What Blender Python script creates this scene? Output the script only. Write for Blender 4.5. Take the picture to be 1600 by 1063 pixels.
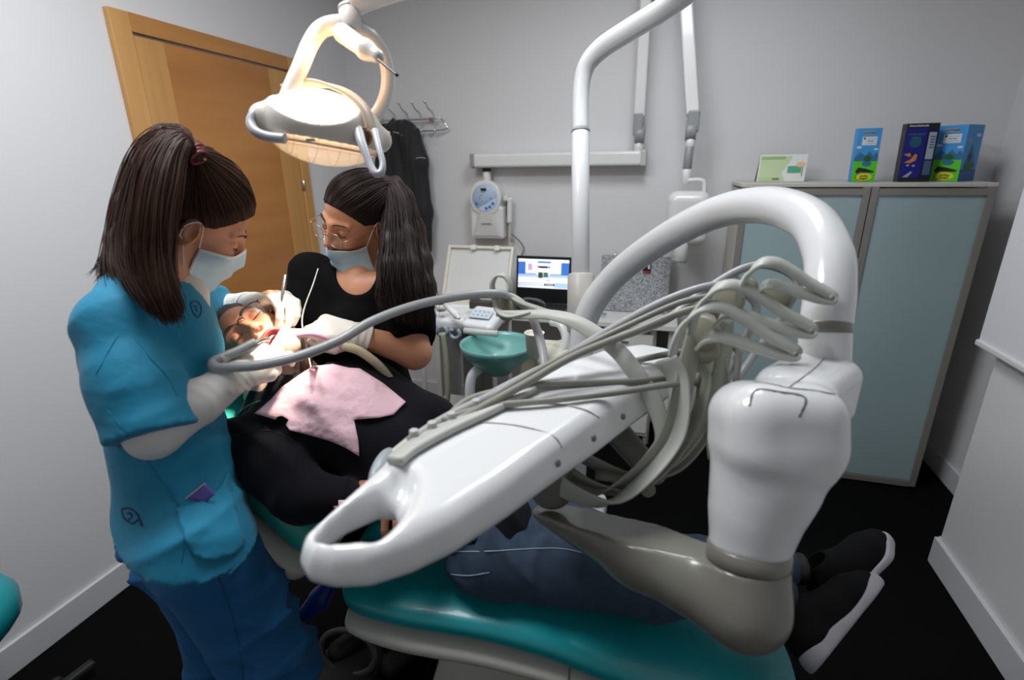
import bpy, bmesh, math, random
import numpy as np
from mathutils import Vector, Matrix, noise
PI = math.pi
sc = bpy.context.scene
for o in list(bpy.data.objects): bpy.data.objects.remove(o)
COL = sc.collection
# ---------------- camera ----------------
CAM_H = 1.56
RR = np.array([0.95961688, 0.28103615, -0.01241496])
UU = np.array([-0.07831179, 0.30926815, 0.94774494])
FF = np.array([-0.27019015, 0.9084998, -0.31878738])
FPX = 803.7
cam = bpy.data.cameras.new('camera'); cam.sensor_width = 36; cam.lens = 36 * FPX / 1600
cam.clip_start = 0.02
cam.dof.use_dof = True; cam.dof.focus_distance = 1.45; cam.dof.aperture_fstop = 2.4
camo = bpy.data.objects.new('camera', cam); COL.objects.link(camo)
M = Matrix.Identity(4)
for i in range(3):
    M[i][0], M[i][1], M[i][2] = RR[i], UU[i], -FF[i]
M[2][3] = CAM_H
camo.matrix_world = M
sc.camera = camo
# ---------------- view, world, room light ----------------
sc.view_settings.view_transform = 'Standard'; sc.view_settings.look = 'None'
sc.view_settings.gamma = 1; sc.view_settings.exposure = 0.0; sc.view_settings.use_curve_mapping = False
w = bpy.data.worlds.new('world'); sc.world = w; w.use_nodes = True
w.node_tree.nodes['Background'].inputs[0].default_value = (0.6, 0.7, 0.9, 1)
w.node_tree.nodes['Background'].inputs[1].default_value = 0.03
def area(name, loc, rot, sx, sy, power, col):
    l = bpy.data.lights.new(name, 'AREA'); l.shape = 'RECTANGLE'; l.size = sx; l.size_y = sy
    l.energy = power; l.color = col
    o = bpy.data.objects.new(name, l); COL.objects.link(o); o.location = loc; o.rotation_euler = rot
    return o
area('ceiling_panel_light', (-1.0, 0.80, 2.66), (0, 0, 0), 0.6, 0.6, 25, (0.94, 0.97, 1.0))
area('ceiling_panel_light', (-0.10, 1.80, 2.66), (0, 0, 0), 0.6, 0.6, 16, (0.94, 0.97, 1.0))

# ---------------- helpers ----------------
def ray(px, py): return RR * (px - 800) / FPX - UU * (py - 531.5) / FPX + FF
ORG = np.array([0, 0, CAM_H])
def at(px, py, d): return ORG + ray(px, py) * d
def atY(px, py, Y): r = ray(px, py); return ORG + r * (Y / r[1])
def atZ(px, py, z): r = ray(px, py); return ORG + r * ((z - CAM_H) / r[2])
def nrm(v): v = np.asarray(v, float); return v / np.linalg.norm(v)
V = lambda *a: np.array(a, float)

MATS = {}
def mat(name, col, rough=0.5, metal=0.0, spec=0.5, coat=0.0, sheen=0.0, trans=0.0, emit=None, es=0.0, bump=None, alpha=1.0, sss=0.0, var=None):
    if name in MATS: return MATS[name]
    m = bpy.data.materials.new(name); m.use_nodes = True
    nt = m.node_tree; b = nt.nodes['Principled BSDF']
    b.inputs['Base Color'].default_value = (*col, 1); b.inputs['Roughness'].default_value = rough
    b.inputs['Metallic'].default_value = metal; b.inputs['Specular IOR Level'].default_value = spec
    b.inputs['Coat Weight'].default_value = coat; b.inputs['Coat Roughness'].default_value = 0.06
    b.inputs['Sheen Weight'].default_value = sheen; b.inputs['Transmission Weight'].default_value = trans
    b.inputs['Alpha'].default_value = alpha
    if sss: b.inputs['Subsurface Weight'].default_value = sss; b.inputs['Subsurface Radius'].default_value = (0.012, 0.004, 0.002); b.inputs['Subsurface Scale'].default_value = 1
    if emit: b.inputs['Emission Color'].default_value = (*emit, 1); b.inputs['Emission Strength'].default_value = es
    if bump or var:
        tc = nt.nodes.new('ShaderNodeTexCoord')
    if bump:
        sca, st, dist = bump[:3]
        mp = nt.nodes.new('ShaderNodeMapping'); mp.inputs['Scale'].default_value = bump[3] if len(bump) > 3 else (1, 1, 1)
        n = nt.nodes.new('ShaderNodeTexNoise'); n.inputs['Scale'].default_value = sca; n.inputs['Detail'].default_value = 4
        bp = nt.nodes.new('ShaderNodeBump'); bp.inputs['Strength'].default_value = st; bp.inputs['Distance'].default_value = dist
        nt.links.new(tc.outputs['Object'], mp.inputs[0]); nt.links.new(mp.outputs[0], n.inputs['Vector'])
        nt.links.new(n.outputs[0], bp.inputs['Height']); nt.links.new(bp.outputs[0], b.inputs['Normal'])
    if var:
        sca, col2, sc3 = var
        mp = nt.nodes.new('ShaderNodeMapping'); mp.inputs['Scale'].default_value = sc3
        n = nt.nodes.new('ShaderNodeTexNoise'); n.inputs['Scale'].default_value = sca; n.inputs['Detail'].default_value = 5
        r = nt.nodes.new('ShaderNodeValToRGB'); r.color_ramp.elements[0].position = 0.3; r.color_ramp.elements[1].position = 0.7
        r.color_ramp.elements[0].color = (*col, 1); r.color_ramp.elements[1].color = (*col2, 1)
        nt.links.new(tc.outputs['Object'], mp.inputs[0]); nt.links.new(mp.outputs[0], n.inputs['Vector'])
        nt.links.new(n.outputs[0], r.inputs[0]); nt.links.new(r.outputs[0], b.inputs['Base Color'])
    MATS[name] = m
    return m
def hx(s):
    c = [int(s[i:i+2], 16) / 255 for i in (0, 2, 4)]
    return tuple(x / 12.92 if x <= 0.04045 else ((x + 0.055) / 1.055) ** 2.4 for x in c)

def tag(o, label=None, cat=None, group=None, kind=None):
    if label: o['label'] = label
    if cat: o['category'] = cat
    if group: o['group'] = group
    if kind: o['kind'] = kind
    return o
def empty(name, loc, label, cat, group=None):
    o = bpy.data.objects.new(name, None); COL.objects.link(o); o.location = tuple(loc); o.empty_display_size = 0.05
    return tag(o, label, cat, group)
def link(name, me, m, parent=None, smooth=False):
    o = bpy.data.objects.new(name, me); COL.objects.link(o)
    if m is not None:
        for x in (m if isinstance(m, (list, tuple)) else [m]): me.materials.append(x)
    if smooth:
        me.polygons.foreach_set('use_smooth', [True] * len(me.polygons))
    if parent is not None:
        o.parent = parent
        par = Matrix.Identity(4); q = parent
        par = world_of(parent)
        o.matrix_parent_inverse = par.inverted()
    return o
def world_of(o):
    m = Matrix.Translation(o.location) @ o.rotation_euler.to_matrix().to_4x4()
    if o.parent: m = world_of(o.parent) @ o.matrix_parent_inverse @ m
    return m
def pyd(name, verts, faces, m, parent=None, smooth=False):
    me = bpy.data.meshes.new(name); me.from_pydata([tuple(map(float, v)) for v in verts], [], [tuple(map(int, f)) for f in faces]); me.update()
    return link(name, me, m, parent, smooth)
def bmo(name, bm, m, parent=None, smooth=False):
    me = bpy.data.meshes.new(name)
    bmesh.ops.recalc_face_normals(bm, faces=bm.faces); bm.to_mesh(me); bm.free()
    o = link(name, me, m, parent, smooth)
    return o
def axes_from(x, z):
    x = nrm(x); z = np.asarray(z, float); z = nrm(z - x * np.dot(x, z)); return x, np.cross(z, x), z
def add_box(bm, c, s, R=None, bev=0.0, seg=2, mi=0):
    """box centred at c, full sizes s, axes R (3 rows)"""
    R = np.eye(3) if R is None else np.array(R)
    vs = []
    for i in (-.5, .5):
        for j in (-.5, .5):
            for k in (-.5, .5):
                vs.append(bm.verts.new(tuple(np.asarray(c) + R[0] * i * s[0] + R[1] * j * s[1] + R[2] * k * s[2])))
    fs = []
    for f in [(0, 1, 3, 2), (4, 6, 7, 5), (0, 4, 5, 1), (2, 3, 7, 6), (0, 2, 6, 4), (1, 5, 7, 3)]:
        fc = bm.faces.new([vs[i] for i in f]); fc.material_index = mi; fs.append(fc)
    if bev > 0:
        es = list({e for f in fs for e in f.edges})
        r = bmesh.ops.bevel(bm, geom=es, offset=bev, segments=seg, affect='EDGES', profile=0.5)
        for f in r['faces']: f.material_index = mi
def box(name, c, s, m, parent=None, R=None, bev=0.0, seg=2, smooth=False):
    bm = bmesh.new(); add_box(bm, c, s, R, bev, seg)
    return bmo(name, bm, m, parent, smooth)
def boxes(name, lst, m, parent=None):
    bm = bmesh.new()
    for l in lst: add_box(bm, *l)
    return bmo(name, bm, m, parent)
def catmull(pts, n=8):
    pts = [np.asarray(p, float) for p in pts]
    if len(pts) < 3: return [pts[0] + (pts[-1] - pts[0]) * t for t in np.linspace(0, 1, n + 1)]
    P = [2 * pts[0] - pts[1]] + pts + [2 * pts[-1] - pts[-2]]
    out = []
    for i in range(1, len(P) - 2):
        for t in np.linspace(0, 1, n, endpoint=False):
            a, b, c, d = P[i-1], P[i], P[i+1], P[i+2]
            out.append(0.5 * ((2*b) + (-a+c)*t + (2*a-5*b+4*c-d)*t*t + (-a+3*b-3*c+d)*t**3))
    out.append(pts[-1]); return out
def frames(path):
    T = [nrm(path[min(i+1, len(path)-1)] - path[max(i-1, 0)]) for i in range(len(path))]
    up = V(0, 0, 1) if abs(T[0][2]) < .9 else V(1, 0, 0)
    N = [nrm(np.cross(T[0], up))]
    for i in range(1, len(T)):
        v = N[-1] - T[i] * np.dot(N[-1], T[i]); N.append(nrm(v))
    return T, N, [np.cross(t, n) for t, n in zip(T, N)]
def add_tube(bm, pts, r, n=8, seg=14, caps=True, mi=0, ring=None):
    """tube along smooth path; r scalar or list per control point; ring=(rx,ry) flattening"""
    if np.isscalar(r): rs = None
    path = catmull(pts, n) if n else [np.asarray(p, float) for p in pts]
    if np.isscalar(r): R = [r] * len(path)
    else: R = np.interp(np.linspace(0, len(r) - 1, len(path)), range(len(r)), r)
    T, N, B = frames(path)
    rings = []
    for p, nn, b, rr in zip(path, N, B, R):
        rings.append([bm.verts.new(tuple(p + nn * math.cos(a) * rr * (ring[0] if ring else 1) + b * math.sin(a) * rr * (ring[1] if ring else 1))) for a in np.linspace(0, 2 * PI, seg, endpoint=False)])
    for i in range(len(rings) - 1):
        for j in range(seg):
            f = bm.faces.new((rings[i][j], rings[i][(j+1) % seg], rings[i+1][(j+1) % seg], rings[i+1][j])); f.material_index = mi; f.smooth = True
    if caps:
        for q in (rings[0], rings[-1]):
            f = bm.faces.new(q); f.material_index = mi
def tube(name, pts, r, m, parent=None, n=8, seg=14, ring=None):
    bm = bmesh.new(); add_tube(bm, pts, r, n, seg, True, 0, ring)
    return bmo(name, bm, m, parent)
def cyl(name, a, b, r, m, parent=None, r2=None, seg=28):
    bm = bmesh.new(); add_cyl(bm, a, b, r, r2, seg); return bmo(name, bm, m, parent)
def add_cyl(bm, a, b, r, r2=None, seg=28, mi=0, bev=True):
    a = np.asarray(a, float); b = np.asarray(b, float); L = np.linalg.norm(b - a); t = (b - a) / L
    r2 = r if r2 is None else r2; e = min(r, r2, L) * 0.12 if bev else 0
    prof = [(0, 0), (r - e, 0), (r, e), (r2, L - e), (r2 - e, L), (0, L)]
    add_lathe(bm, a, t, prof, seg, mi)
def add_lathe(bm, o, axis, prof, seg=32, mi=0, sx=1.0, xdir=None, smooth=True):
    axis = nrm(axis); u = xdir if xdir is not None else (V(0, 0, 1) if abs(axis[2]) < .9 else V(1, 0, 0))
    u = nrm(u - axis * np.dot(u, axis)); v = np.cross(axis, u)
    rings = []
    for (r, h) in prof:
        if r < 1e-6: rings.append([bm.verts.new(tuple(o + axis * h))])
        else: rings.append([bm.verts.new(tuple(o + axis * h + u * math.cos(a) * r * sx + v * math.sin(a) * r)) for a in np.linspace(0, 2*PI, seg, endpoint=False)])
    for A, B in zip(rings[:-1], rings[1:]):
        for j in range(seg):
            k = (j + 1) % seg
            if len(A) == 1 and len(B) == 1: continue
            if len(A) == 1: q = (A[0], B[k], B[j])
            elif len(B) == 1: q = (A[j], A[k], B[0])
            else: q = (A[j], A[k], B[k], B[j])
            f = bm.faces.new(q); f.material_index = mi; f.smooth = smooth
def lathe(name, o, axis, prof, m, parent=None, seg=32, sx=1.0, xdir=None, solid=0):
    bm = bmesh.new(); add_lathe(bm, np.asarray(o, float), axis, prof, seg, 0, sx, xdir)
    return bmo(name, bm, m, parent)
def strap(name, pts, wdir, width, thick, m, parent=None, n=8):
    """flat band along a path; wdir: width direction (one, or one per control point)"""
    path = catmull(pts, n); wd = np.array(wdir, float)
    if wd.ndim == 1: W = [wd] * len(path)
    else:
        W = catmull(list(wd), n)
    wid = np.interp(np.linspace(0, 1, len(path)), np.linspace(0, 1, len(np.atleast_1d(width))), np.atleast_1d(width))
    T, _, _ = frames(path); vs = []; fs = []
    for p, t, w_, s in zip(path, T, W, wid):
        w_ = nrm(w_ - t * np.dot(w_, t)); nn = np.cross(t, w_)
        vs += [p + w_*s/2*0.86 + nn*thick/2, p + w_*s/2 + nn*0, p + w_*s/2*0.86 - nn*thick/2, p - w_*s/2*0.86 - nn*thick/2, p - w_*s/2, p - w_*s/2*0.86 + nn*thick/2]
    K = 6
    for i in range(len(path) - 1):
        for j in range(K): fs.append((i*K+j, i*K+(j+1) % K, (i+1)*K+(j+1) % K, (i+1)*K+j))
    fs += [tuple(range(K)), tuple(range((len(path)-1)*K, len(path)*K))]
    bm = bmesh.new(); me = bpy.data.meshes.new(name); me.from_pydata([tuple(v) for v in vs], [], fs); bm.from_mesh(me)
    for f in bm.faces: f.smooth = True
    return bmo(name, bm, m, parent)
def text(name, s, p, xdir, updir, size, m, parent=None, thick=0.0004, align='CENTER', bold=0.0):
    c = bpy.data.curves.new(name, 'FONT'); c.body = s; c.size = size; c.extrude = thick; c.align_x = align; c.align_y = 'CENTER'; c.offset = bold
    o = bpy.data.objects.new(name, c); o.data.materials.append(m)
    x, y, z = nrm(xdir), None, None
    z = nrm(np.cross(x, updir)); y = np.cross(z, x)
    mm = Matrix(((x[0], y[0], z[0], p[0]), (x[1], y[1], z[1], p[1]), (x[2], y[2], z[2], p[2]), (0, 0, 0, 1)))
    # turn the lettering into a mesh so that it is an ordinary part
    COL.objects.link(o); dg = bpy.context.evaluated_depsgraph_get(); me = bpy.data.meshes.new_from_object(o.evaluated_get(dg)); bpy.data.objects.remove(o)
    me.transform(mm); me.name = name
    if not me.materials: me.materials.append(m)
    return link(name, me, None, parent)

# ---------------- signed-distance modelling ----------------
class S:
    """list of primitives joined by smooth union / subtraction, turned into one continuous mesh"""
    def __init__(s, k=0.02): s.k = k; s.ops = []
    def add(s, fn, k=None, op='u'): s.ops.append((fn, s.k if k is None else k, op)); return s
    def cone(s, a, b, ra, rb, k=None, op='u', flat=None):
        a = np.asarray(a, float); b = np.asarray(b, float); ba = b - a; L2 = max(ba @ ba, 1e-12)
        if flat is not None:      # flat=(dir, factor): squash distance along dir
            fd = nrm(flat[0]); ff = flat[1]
        def fn(p):
            pa = p - a; t = np.clip(pa @ ba / L2, 0, 1); q = pa - t[:, None] * ba
            if flat is not None:
                c = q @ fd; q = q + (c * (1 / ff - 1))[:, None] * fd
                d = np.sqrt((q * q).sum(1)) - (ra + (rb - ra) * t)
                return d * min(1, ff)
            return np.sqrt((q * q).sum(1)) - (ra + (rb - ra) * t)
        return s.add(fn, k, op)
    def chain(s, pts, rs, k=None, **kw):
        for i in range(len(pts) - 1): s.cone(pts[i], pts[i+1], rs[i], rs[i+1], k, **kw)
        return s
    def ell(s, c, r, R=None, k=None, op='u'):
        c = np.asarray(c, float); r = np.asarray(r, float); R = np.eye(3) if R is None else np.array(R)
        def fn(p):
            q = (p - c) @ R.T; k0 = np.sqrt(((q / r) ** 2).sum(1)); k1 = np.sqrt(((q / r**2) ** 2).sum(1)) + 1e-9
            return k0 * (k0 - 1) / k1
        return s.add(fn, k, op)
    def box(s, c, h, rad=0.01, R=None, k=None, op='u'):
        c = np.asarray(c, float); h = np.asarray(h, float) - rad; R = np.eye(3) if R is None else np.array(R)
        def fn(p):
            q = np.abs((p - c) @ R.T) - h
            return np.sqrt((np.maximum(q, 0) ** 2).sum(1)) + np.minimum(q.max(1), 0) - rad
        return s.add(fn, k, op)
    def plane(s, p0, n, k=0.0):       # keep the side opposite to n
        p0 = np.asarray(p0, float); n = nrm(n)
        return s.add(lambda p: (p - p0) @ n, k, 'i')
    def __call__(s, p):
        d = None
        for fn, k, op in s.ops:
            e = fn(p)
            if d is None: d = e; continue
            if op == 'u':
                if k > 0: h = np.maximum(k - np.abs(d - e), 0) / k; d = np.minimum(d, e) - h * h * k / 4
                else: d = np.minimum(d, e)
            elif op == 's':
                e = -e
                if k > 0: h = np.maximum(k - np.abs(d - e), 0) / k; d = np.maximum(d, e) + h * h * k / 4
                else: d = np.maximum(d, e)
            elif op == 'i':
                if k > 0: h = np.maximum(k - np.abs(d - e), 0) / k; d = np.maximum(d, e) + h * h * k / 4
                else: d = np.maximum(d, e)
            elif op == 'd': d = d + e        # displacement
        return d
def polygonize(fn, lo, hi, res):
    lo = np.asarray(lo, float); hi = np.asarray(hi, float); st = 4
    nb = np.ceil((hi - lo) / (res * st)).astype(int) + 1
    cs = [lo[a] + (np.arange(nb[a]) + 0.5) * res * st for a in range(3)]
    G = np.stack(np.meshgrid(*cs, indexing='ij'), -1).reshape(-1, 3)
    dc = np.concatenate([fn(c) for c in np.array_split(G, max(1, len(G) // 200000))])
    n = nb * st
    F = np.repeat(np.repeat(np.repeat(dc.reshape(nb), st, 0), st, 1), st, 2).astype(np.float32)
    act = np.abs(dc) < res * st * 1.6
    bi = np.argwhere(act.reshape(nb))
    off = np.stack(np.meshgrid(*[np.arange(st)] * 3, indexing='ij'), -1).reshape(-1, 3)
    I = (bi[:, None, :] * st + off[None]).reshape(-1, 3)
    P = lo + I * res
    d = np.concatenate([fn(c) for c in np.array_split(P, max(1, len(P) // 200000))])
    F[I[:, 0], I[:, 1], I[:, 2]] = d
    Sg = F < 0
    cnt = np.zeros(np.array(Sg.shape) - 1, np.int8)
    cor = [(i, j, k) for i in (0, 1) for j in (0, 1) for k in (0, 1)]
    sl = lambda o, A: A[o[0]:A.shape[0]-1+o[0], o[1]:A.shape[1]-1+o[1], o[2]:A.shape[2]-1+o[2]]
    for o in cor: cnt += sl(o, Sg)
    cells = np.argwhere((cnt > 0) & (cnt < 8))
    idx = -np.ones(cnt.shape, np.int32); idx[tuple(cells.T)] = np.arange(len(cells))
    acc = np.zeros((len(cells), 3)); num = np.zeros(len(cells))
    for o in cor:
        for a in range(3):
            if o[a]: continue
            o2 = list(o); o2[a] = 1
            f1 = F[tuple((cells + o).T)]; f2 = F[tuple((cells + o2).T)]
            m = (f1 < 0) != (f2 < 0)
            t = np.where(m, f1 / np.where(m, f1 - f2, 1), 0)
            p = np.array(o, float)[None].repeat(len(cells), 0); p[:, a] += t
            acc += p * m[:, None]; num += m
    Vt = lo + (cells + acc / num[:, None]) * res
    faces = []
    for a in range(3):
        b, c = (a + 1) % 3, (a + 2) % 3
        s1 = [slice(None)] * 3; s2 = [slice(None)] * 3; s1[a] = slice(0, -1); s2[a] = slice(1, None)
        E = np.argwhere(Sg[tuple(s1)] != Sg[tuple(s2)])
        E = E[(E[:, b] > 0) & (E[:, c] > 0) & (E[:, b] < cnt.shape[b]) & (E[:, c] < cnt.shape[c])]
        ins = Sg[tuple(E.T)]
        q = []
        for db, dc_ in ((1, 1), (0, 1), (0, 0), (1, 0)):
            e = E.copy(); e[:, b] -= db; e[:, c] -= dc_; q.append(idx[tuple(e.T)])
        q = np.stack(q, 1); q[~ins] = q[~ins][:, ::-1]
        faces.append(q)
    faces = np.concatenate(faces); faces = faces[(faces >= 0).all(1)]
    return Vt, faces
def np_mesh(name, Vt, faces, matidx=None, smooth=True):
    me = bpy.data.meshes.new(name)
    me.vertices.add(len(Vt)); me.vertices.foreach_set('co', Vt.astype(np.float32).ravel())
    nf = len(faces); me.loops.add(nf * 4); me.loops.foreach_set('vertex_index', faces.astype(np.int32).ravel())
    me.polygons.add(nf); me.polygons.foreach_set('loop_start', np.arange(0, nf * 4, 4, dtype=np.int32))
    me.polygons.foreach_set('loop_total', np.full(nf, 4, np.int32))
    if matidx is not None: me.polygons.foreach_set('material_index', matidx.astype(np.int32))
    me.polygons.foreach_set('use_smooth', np.full(nf, smooth))
    me.update(); me.validate()
    return me
def sdf_obj(name, fn, lo, hi, res, m, parent=None, matfn=None, parts=None, relax=1):
    """parts: extra (fn, lo, hi, res, matfn) patches joined into the same mesh"""
    VV = []; FF_ = []; MI = []; off = 0
    for (f, l, h, r, mf) in [(fn, lo, hi, res, matfn)] + (parts or []):
        Vt, fc = polygonize(f, l, h, r)
        for _ in range(relax):      # light fairing of the grid
            e = np.concatenate([fc[:, [0, 1]], fc[:, [1, 2]], fc[:, [2, 3]], fc[:, [3, 0]]])
            s_ = np.zeros_like(Vt); n_ = np.zeros(len(Vt))
            for a in range(3): s_[:, a] = np.bincount(e[:, 0], Vt[e[:, 1], a], len(Vt)) + np.bincount(e[:, 1], Vt[e[:, 0], a], len(Vt))
            n_ = np.bincount(e[:, 0], minlength=len(Vt)) + np.bincount(e[:, 1], minlength=len(Vt))
            Vt = Vt * 0.4 + 0.6 * s_ / np.maximum(n_, 1)[:, None]
        VV.append(Vt); FF_.append(fc + off); off += len(Vt)
        MI.append(mf(Vt[fc].mean(1)) if mf else np.zeros(len(fc), int))
    me = np_mesh(name, np.concatenate(VV), np.concatenate(FF_), np.concatenate(MI))
    return link(name, me, m, parent)
def fold(p, dirs, amp, seed=0.0, sharp=2.0):
    """cloth folds: warped ridged waves; dirs = list of (direction, wavelength)"""
    wx = np.sin(p @ V(7.1, 3.3, 5.2) + seed) + 0.6 * np.sin(p @ V(-11.3, 9.7, 6.1) + 2.1 * seed)
    wy = np.sin(p @ V(5.7, -8.3, 6.9) + 1.7 + seed)
    out = np.zeros(len(p))
    for i, (d, wl) in enumerate(dirs):
        ph = (p @ nrm(d)) / wl * 2 * PI + 1.3 * wx + 0.9 * i * wy + seed * 3 + i
        out += (1 - np.abs(np.sin(ph * 0.5))) ** sharp * (0.5 + 0.5 * np.sin(p @ V(9 + i, 4, -8) + seed + i))
    return -amp * out
def poly2(P, Q):
    d = np.full(len(P), 1e9); ins = np.zeros(len(P), bool); n = len(Q)
    for i in range(n):
        a, b = Q[i], Q[(i+1) % n]; e = b - a; w_ = P - a; t = np.clip(w_ @ e / (e @ e), 0, 1); q = w_ - t[:, None]*e
        d = np.minimum(d, (q*q).sum(1))
        c = ((a[1] > P[:, 1]) != (b[1] > P[:, 1])) & (P[:, 0] < (b[0]-a[0])*(P[:, 1]-a[1])/(b[1]-a[1]+1e-12) + a[0]); ins ^= c
    return np.sqrt(d)*np.where(ins, -1, 1)
def march(fn, px, py, d0=.6, d1=1.8, off=.0015):
    ds = np.arange(d0, d1, .0015); P = ORG + np.outer(ds, ray(px, py)); v = fn(P) - off; k = np.argmax(v < 0)
    return P[k] if (v < 0).any() else None
def polyline_on(name, fn, pts, r, m, par, off=.0008, n=5, seg=6):
    pts = [np.array(q, float) for q in pts]; dense = catmull([np.append(q, 0) for q in pts], n)
    W_ = [march(fn, q[0], q[1], off=off) for q in dense]; W_ = [q for q in W_ if q is not None]
    return tube(name, W_, r, m, par, n=0, seg=seg)
def patch_on(name, fn, poly, m, par, off=.003, step=7, thick=.0015, wr=0.0, seed=0.0, smooth=True, lim=None):
    from mathutils.geometry import delaunay_2d_cdt
    P = np.array(poly, float); dense = []
    for i in range(len(P)):
        a, b = P[i], P[(i+1) % len(P)]; k = max(1, int(np.linalg.norm(b-a)/step)); dense += [a + (b-a)*t for t in np.linspace(0, 1, k, endpoint=False)]
    n0 = len(dense); D = np.array(dense); gx, gy = np.meshgrid(np.arange(P[:, 0].min(), P[:, 0].max(), step), np.arange(P[:, 1].min(), P[:, 1].max(), step))
    q = np.c_[gx.ravel(), gy.ravel()]; q = q[poly2(q, P) < -step*.45]
    allp = [Vector((float(a), float(b))) for a, b in np.vstack([D, q])]
    r = delaunay_2d_cdt(allp, [(i, (i+1) % n0) for i in range(n0)], [list(range(n0))], 1, 1e-4)
    vs = []; last = None
    for v in r[0]:
        w_ = march(fn, v[0], v[1], off=off)
        if w_ is None: w_ = at(v[0], v[1], last or 1.1)
        else: last = float((w_ - ORG) @ FF)
        vs.append(w_)
    vs = np.array(vs)
    if lim is not None:
        dd = (vs - ORG) @ FF; ray_ = (vs - ORG)/dd[:, None]; dd = np.clip(dd, *lim); vs = ORG + ray_*dd[:, None]
    if wr: 
        nz = fold(vs, [((1, .4, .3), .075), ((-.5, 1, .2), .05), ((.2, .6, 1), .04)], .8, seed, 1.6) + .25*np.sin(vs @ V(60, 45, 30)); view = ORG - vs; view /= np.linalg.norm(view, axis=1)[:, None]; vs = vs + view*(-nz*wr)[:, None]
    o = pyd(name, vs, [f for f in r[2]], m, par, smooth)
    so = o.modifiers.new('thick', 'SOLIDIFY'); so.thickness = thick; so.offset = 0
    return o
# ---------------- room ----------------
wallm = mat('wall_paint', hx('d9d8d9'), 0.75, spec=0.25, bump=(90, 0.12, 0.002))
floorm = mat('black_floor', (0.0028, 0.0028, 0.003), 0.75, spec=0.06, bump=(60, 0.15, 0.002))
ceilm = mat('ceiling_white', (0.75, 0.75, 0.75), 0.9)
basem = mat('baseboard_white', hx('cfd0d4'), 0.4)
def struct(name, c, s, m, bev=0.0): return tag(box(name, c, s, m, bev=bev), kind='structure')
XL, XR, YB, YF, H = -1.95, 1.475, 3.10, -1.3, 2.7
XB, YBLK = 1.16, 2.12
struct('floor', ((XL+XR)/2, (YB+YF)/2, -0.05), (XR-XL+0.4, YB-YF+0.4, 0.1), floorm)
struct('ceiling', ((XL+XR)/2, (YB+YF)/2, H+0.05), (XR-XL+0.4, YB-YF+0.4, 0.1), ceilm)
struct('wall_left', (XL-0.05, (YB+YF)/2, H/2), (0.1, YB-YF, H), wallm)
struct('wall_back', ((XL+XR)/2, YB+0.05, H/2), (XR-XL+0.2, 0.1, H), wallm)
struct('wall_right', (XR+0.05, (YB+YBLK)/2, H/2), (0.1, YB-YBLK, H), wallm)
struct('wall_front', ((XL+XR)/2, YF-0.05, H/2), (XR-XL+0.2, 0.1, H), wallm)
# thicker right wall nearer the camera, with the window niche behind the blind
bx0, bx1 = XB, XR + 0.1
boxes('wall_right_front', [(((bx0+bx1)/2, (YBLK+YF)/2, 0.55), (bx1-bx0, YBLK-YF, 1.10)), (((bx0+bx1)/2, (YBLK+YF)/2, (2.25+H)/2), (bx1-bx0, YBLK-YF, H-2.25)),
    (((bx0+bx1)/2, YBLK-0.04, 1.675), (bx1-bx0, 0.08, 1.15)), (((bx0+bx1)/2, (0.45+YF)/2, 1.675), (bx1-bx0, 0.45-YF, 1.15))], wallm)
tag(bpy.data.objects['wall_right_front'], kind='structure')
for nm, c, s in [('baseboard_left', (XL+0.007, (1.58+YF)/2, 0.055), (0.014, 1.58-YF, 0.11)), ('baseboard_left_far', (XL+0.007, (2.575+YB)/2, 0.055), (0.014, YB-2.575, 0.11)),
                 ('baseboard_back', ((XL+XR)/2, YB-0.007, 0.055), (XR-XL-0.03, 0.014, 0.11)),
                 ('baseboard_right', (XR-0.007, (YB+YBLK)/2, 0.055), (0.014, YB-YBLK-0.03, 0.11)),
                 ('baseboard_right_front', (XB-0.009, (YBLK+YF)/2+0.005, 0.06), (0.018, YBLK-YF+0.01, 0.12)),
                 ('baseboard_corner', ((XB+XR)/2-0.01, YBLK+0.009, 0.06), (XR-XB-0.02, 0.018, 0.12))]:
    struct(nm, c, s, basem, 0.003)
# window in the niche and roller blind hanging in front
wf = tag(boxes('window_1', [((1.40, 1.26, 1.675), (0.05, 1.56, 1.13))], mat('window_glass', (0.05, 0.06, 0.08), 0.05)), kind='structure')
boxes('window_frame', [((1.37, 1.26, 1.125), (0.03, 1.56, 0.05)), ((1.37, 1.26, 2.225), (0.03, 1.56, 0.05)), ((1.37, 0.5, 1.675), (0.03, 0.05, 1.13)), ((1.37, 2.0, 1.675), (0.03, 0.05, 1.13)), ((1.37, 1.26, 1.675), (0.03, 0.05, 1.13))], basem, wf)
rb = empty('roller_blind', (1.12, 1.3, 0.93), 'white roller blind with a pale bottom bar hanging on the right wall', 'blind')
blm = mat('blind_fabric', hx('d9dade'), 0.85, bump=(200, 0.1, 0.001))
box('blind_fabric', (1.125, 1.30, 1.62), (0.003, 1.75, 1.36), blm, rb)
box('bottom_bar', (1.122, 1.30, 0.935), (0.016, 1.76, 0.022), mat('bar_white', hx('d8d8d6'), 0.4), rb, bev=0.005)
cyl('roller_tube', (1.13, 0.41, 2.31), (1.13, 2.19, 2.31), 0.022, basem, rb)
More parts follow.
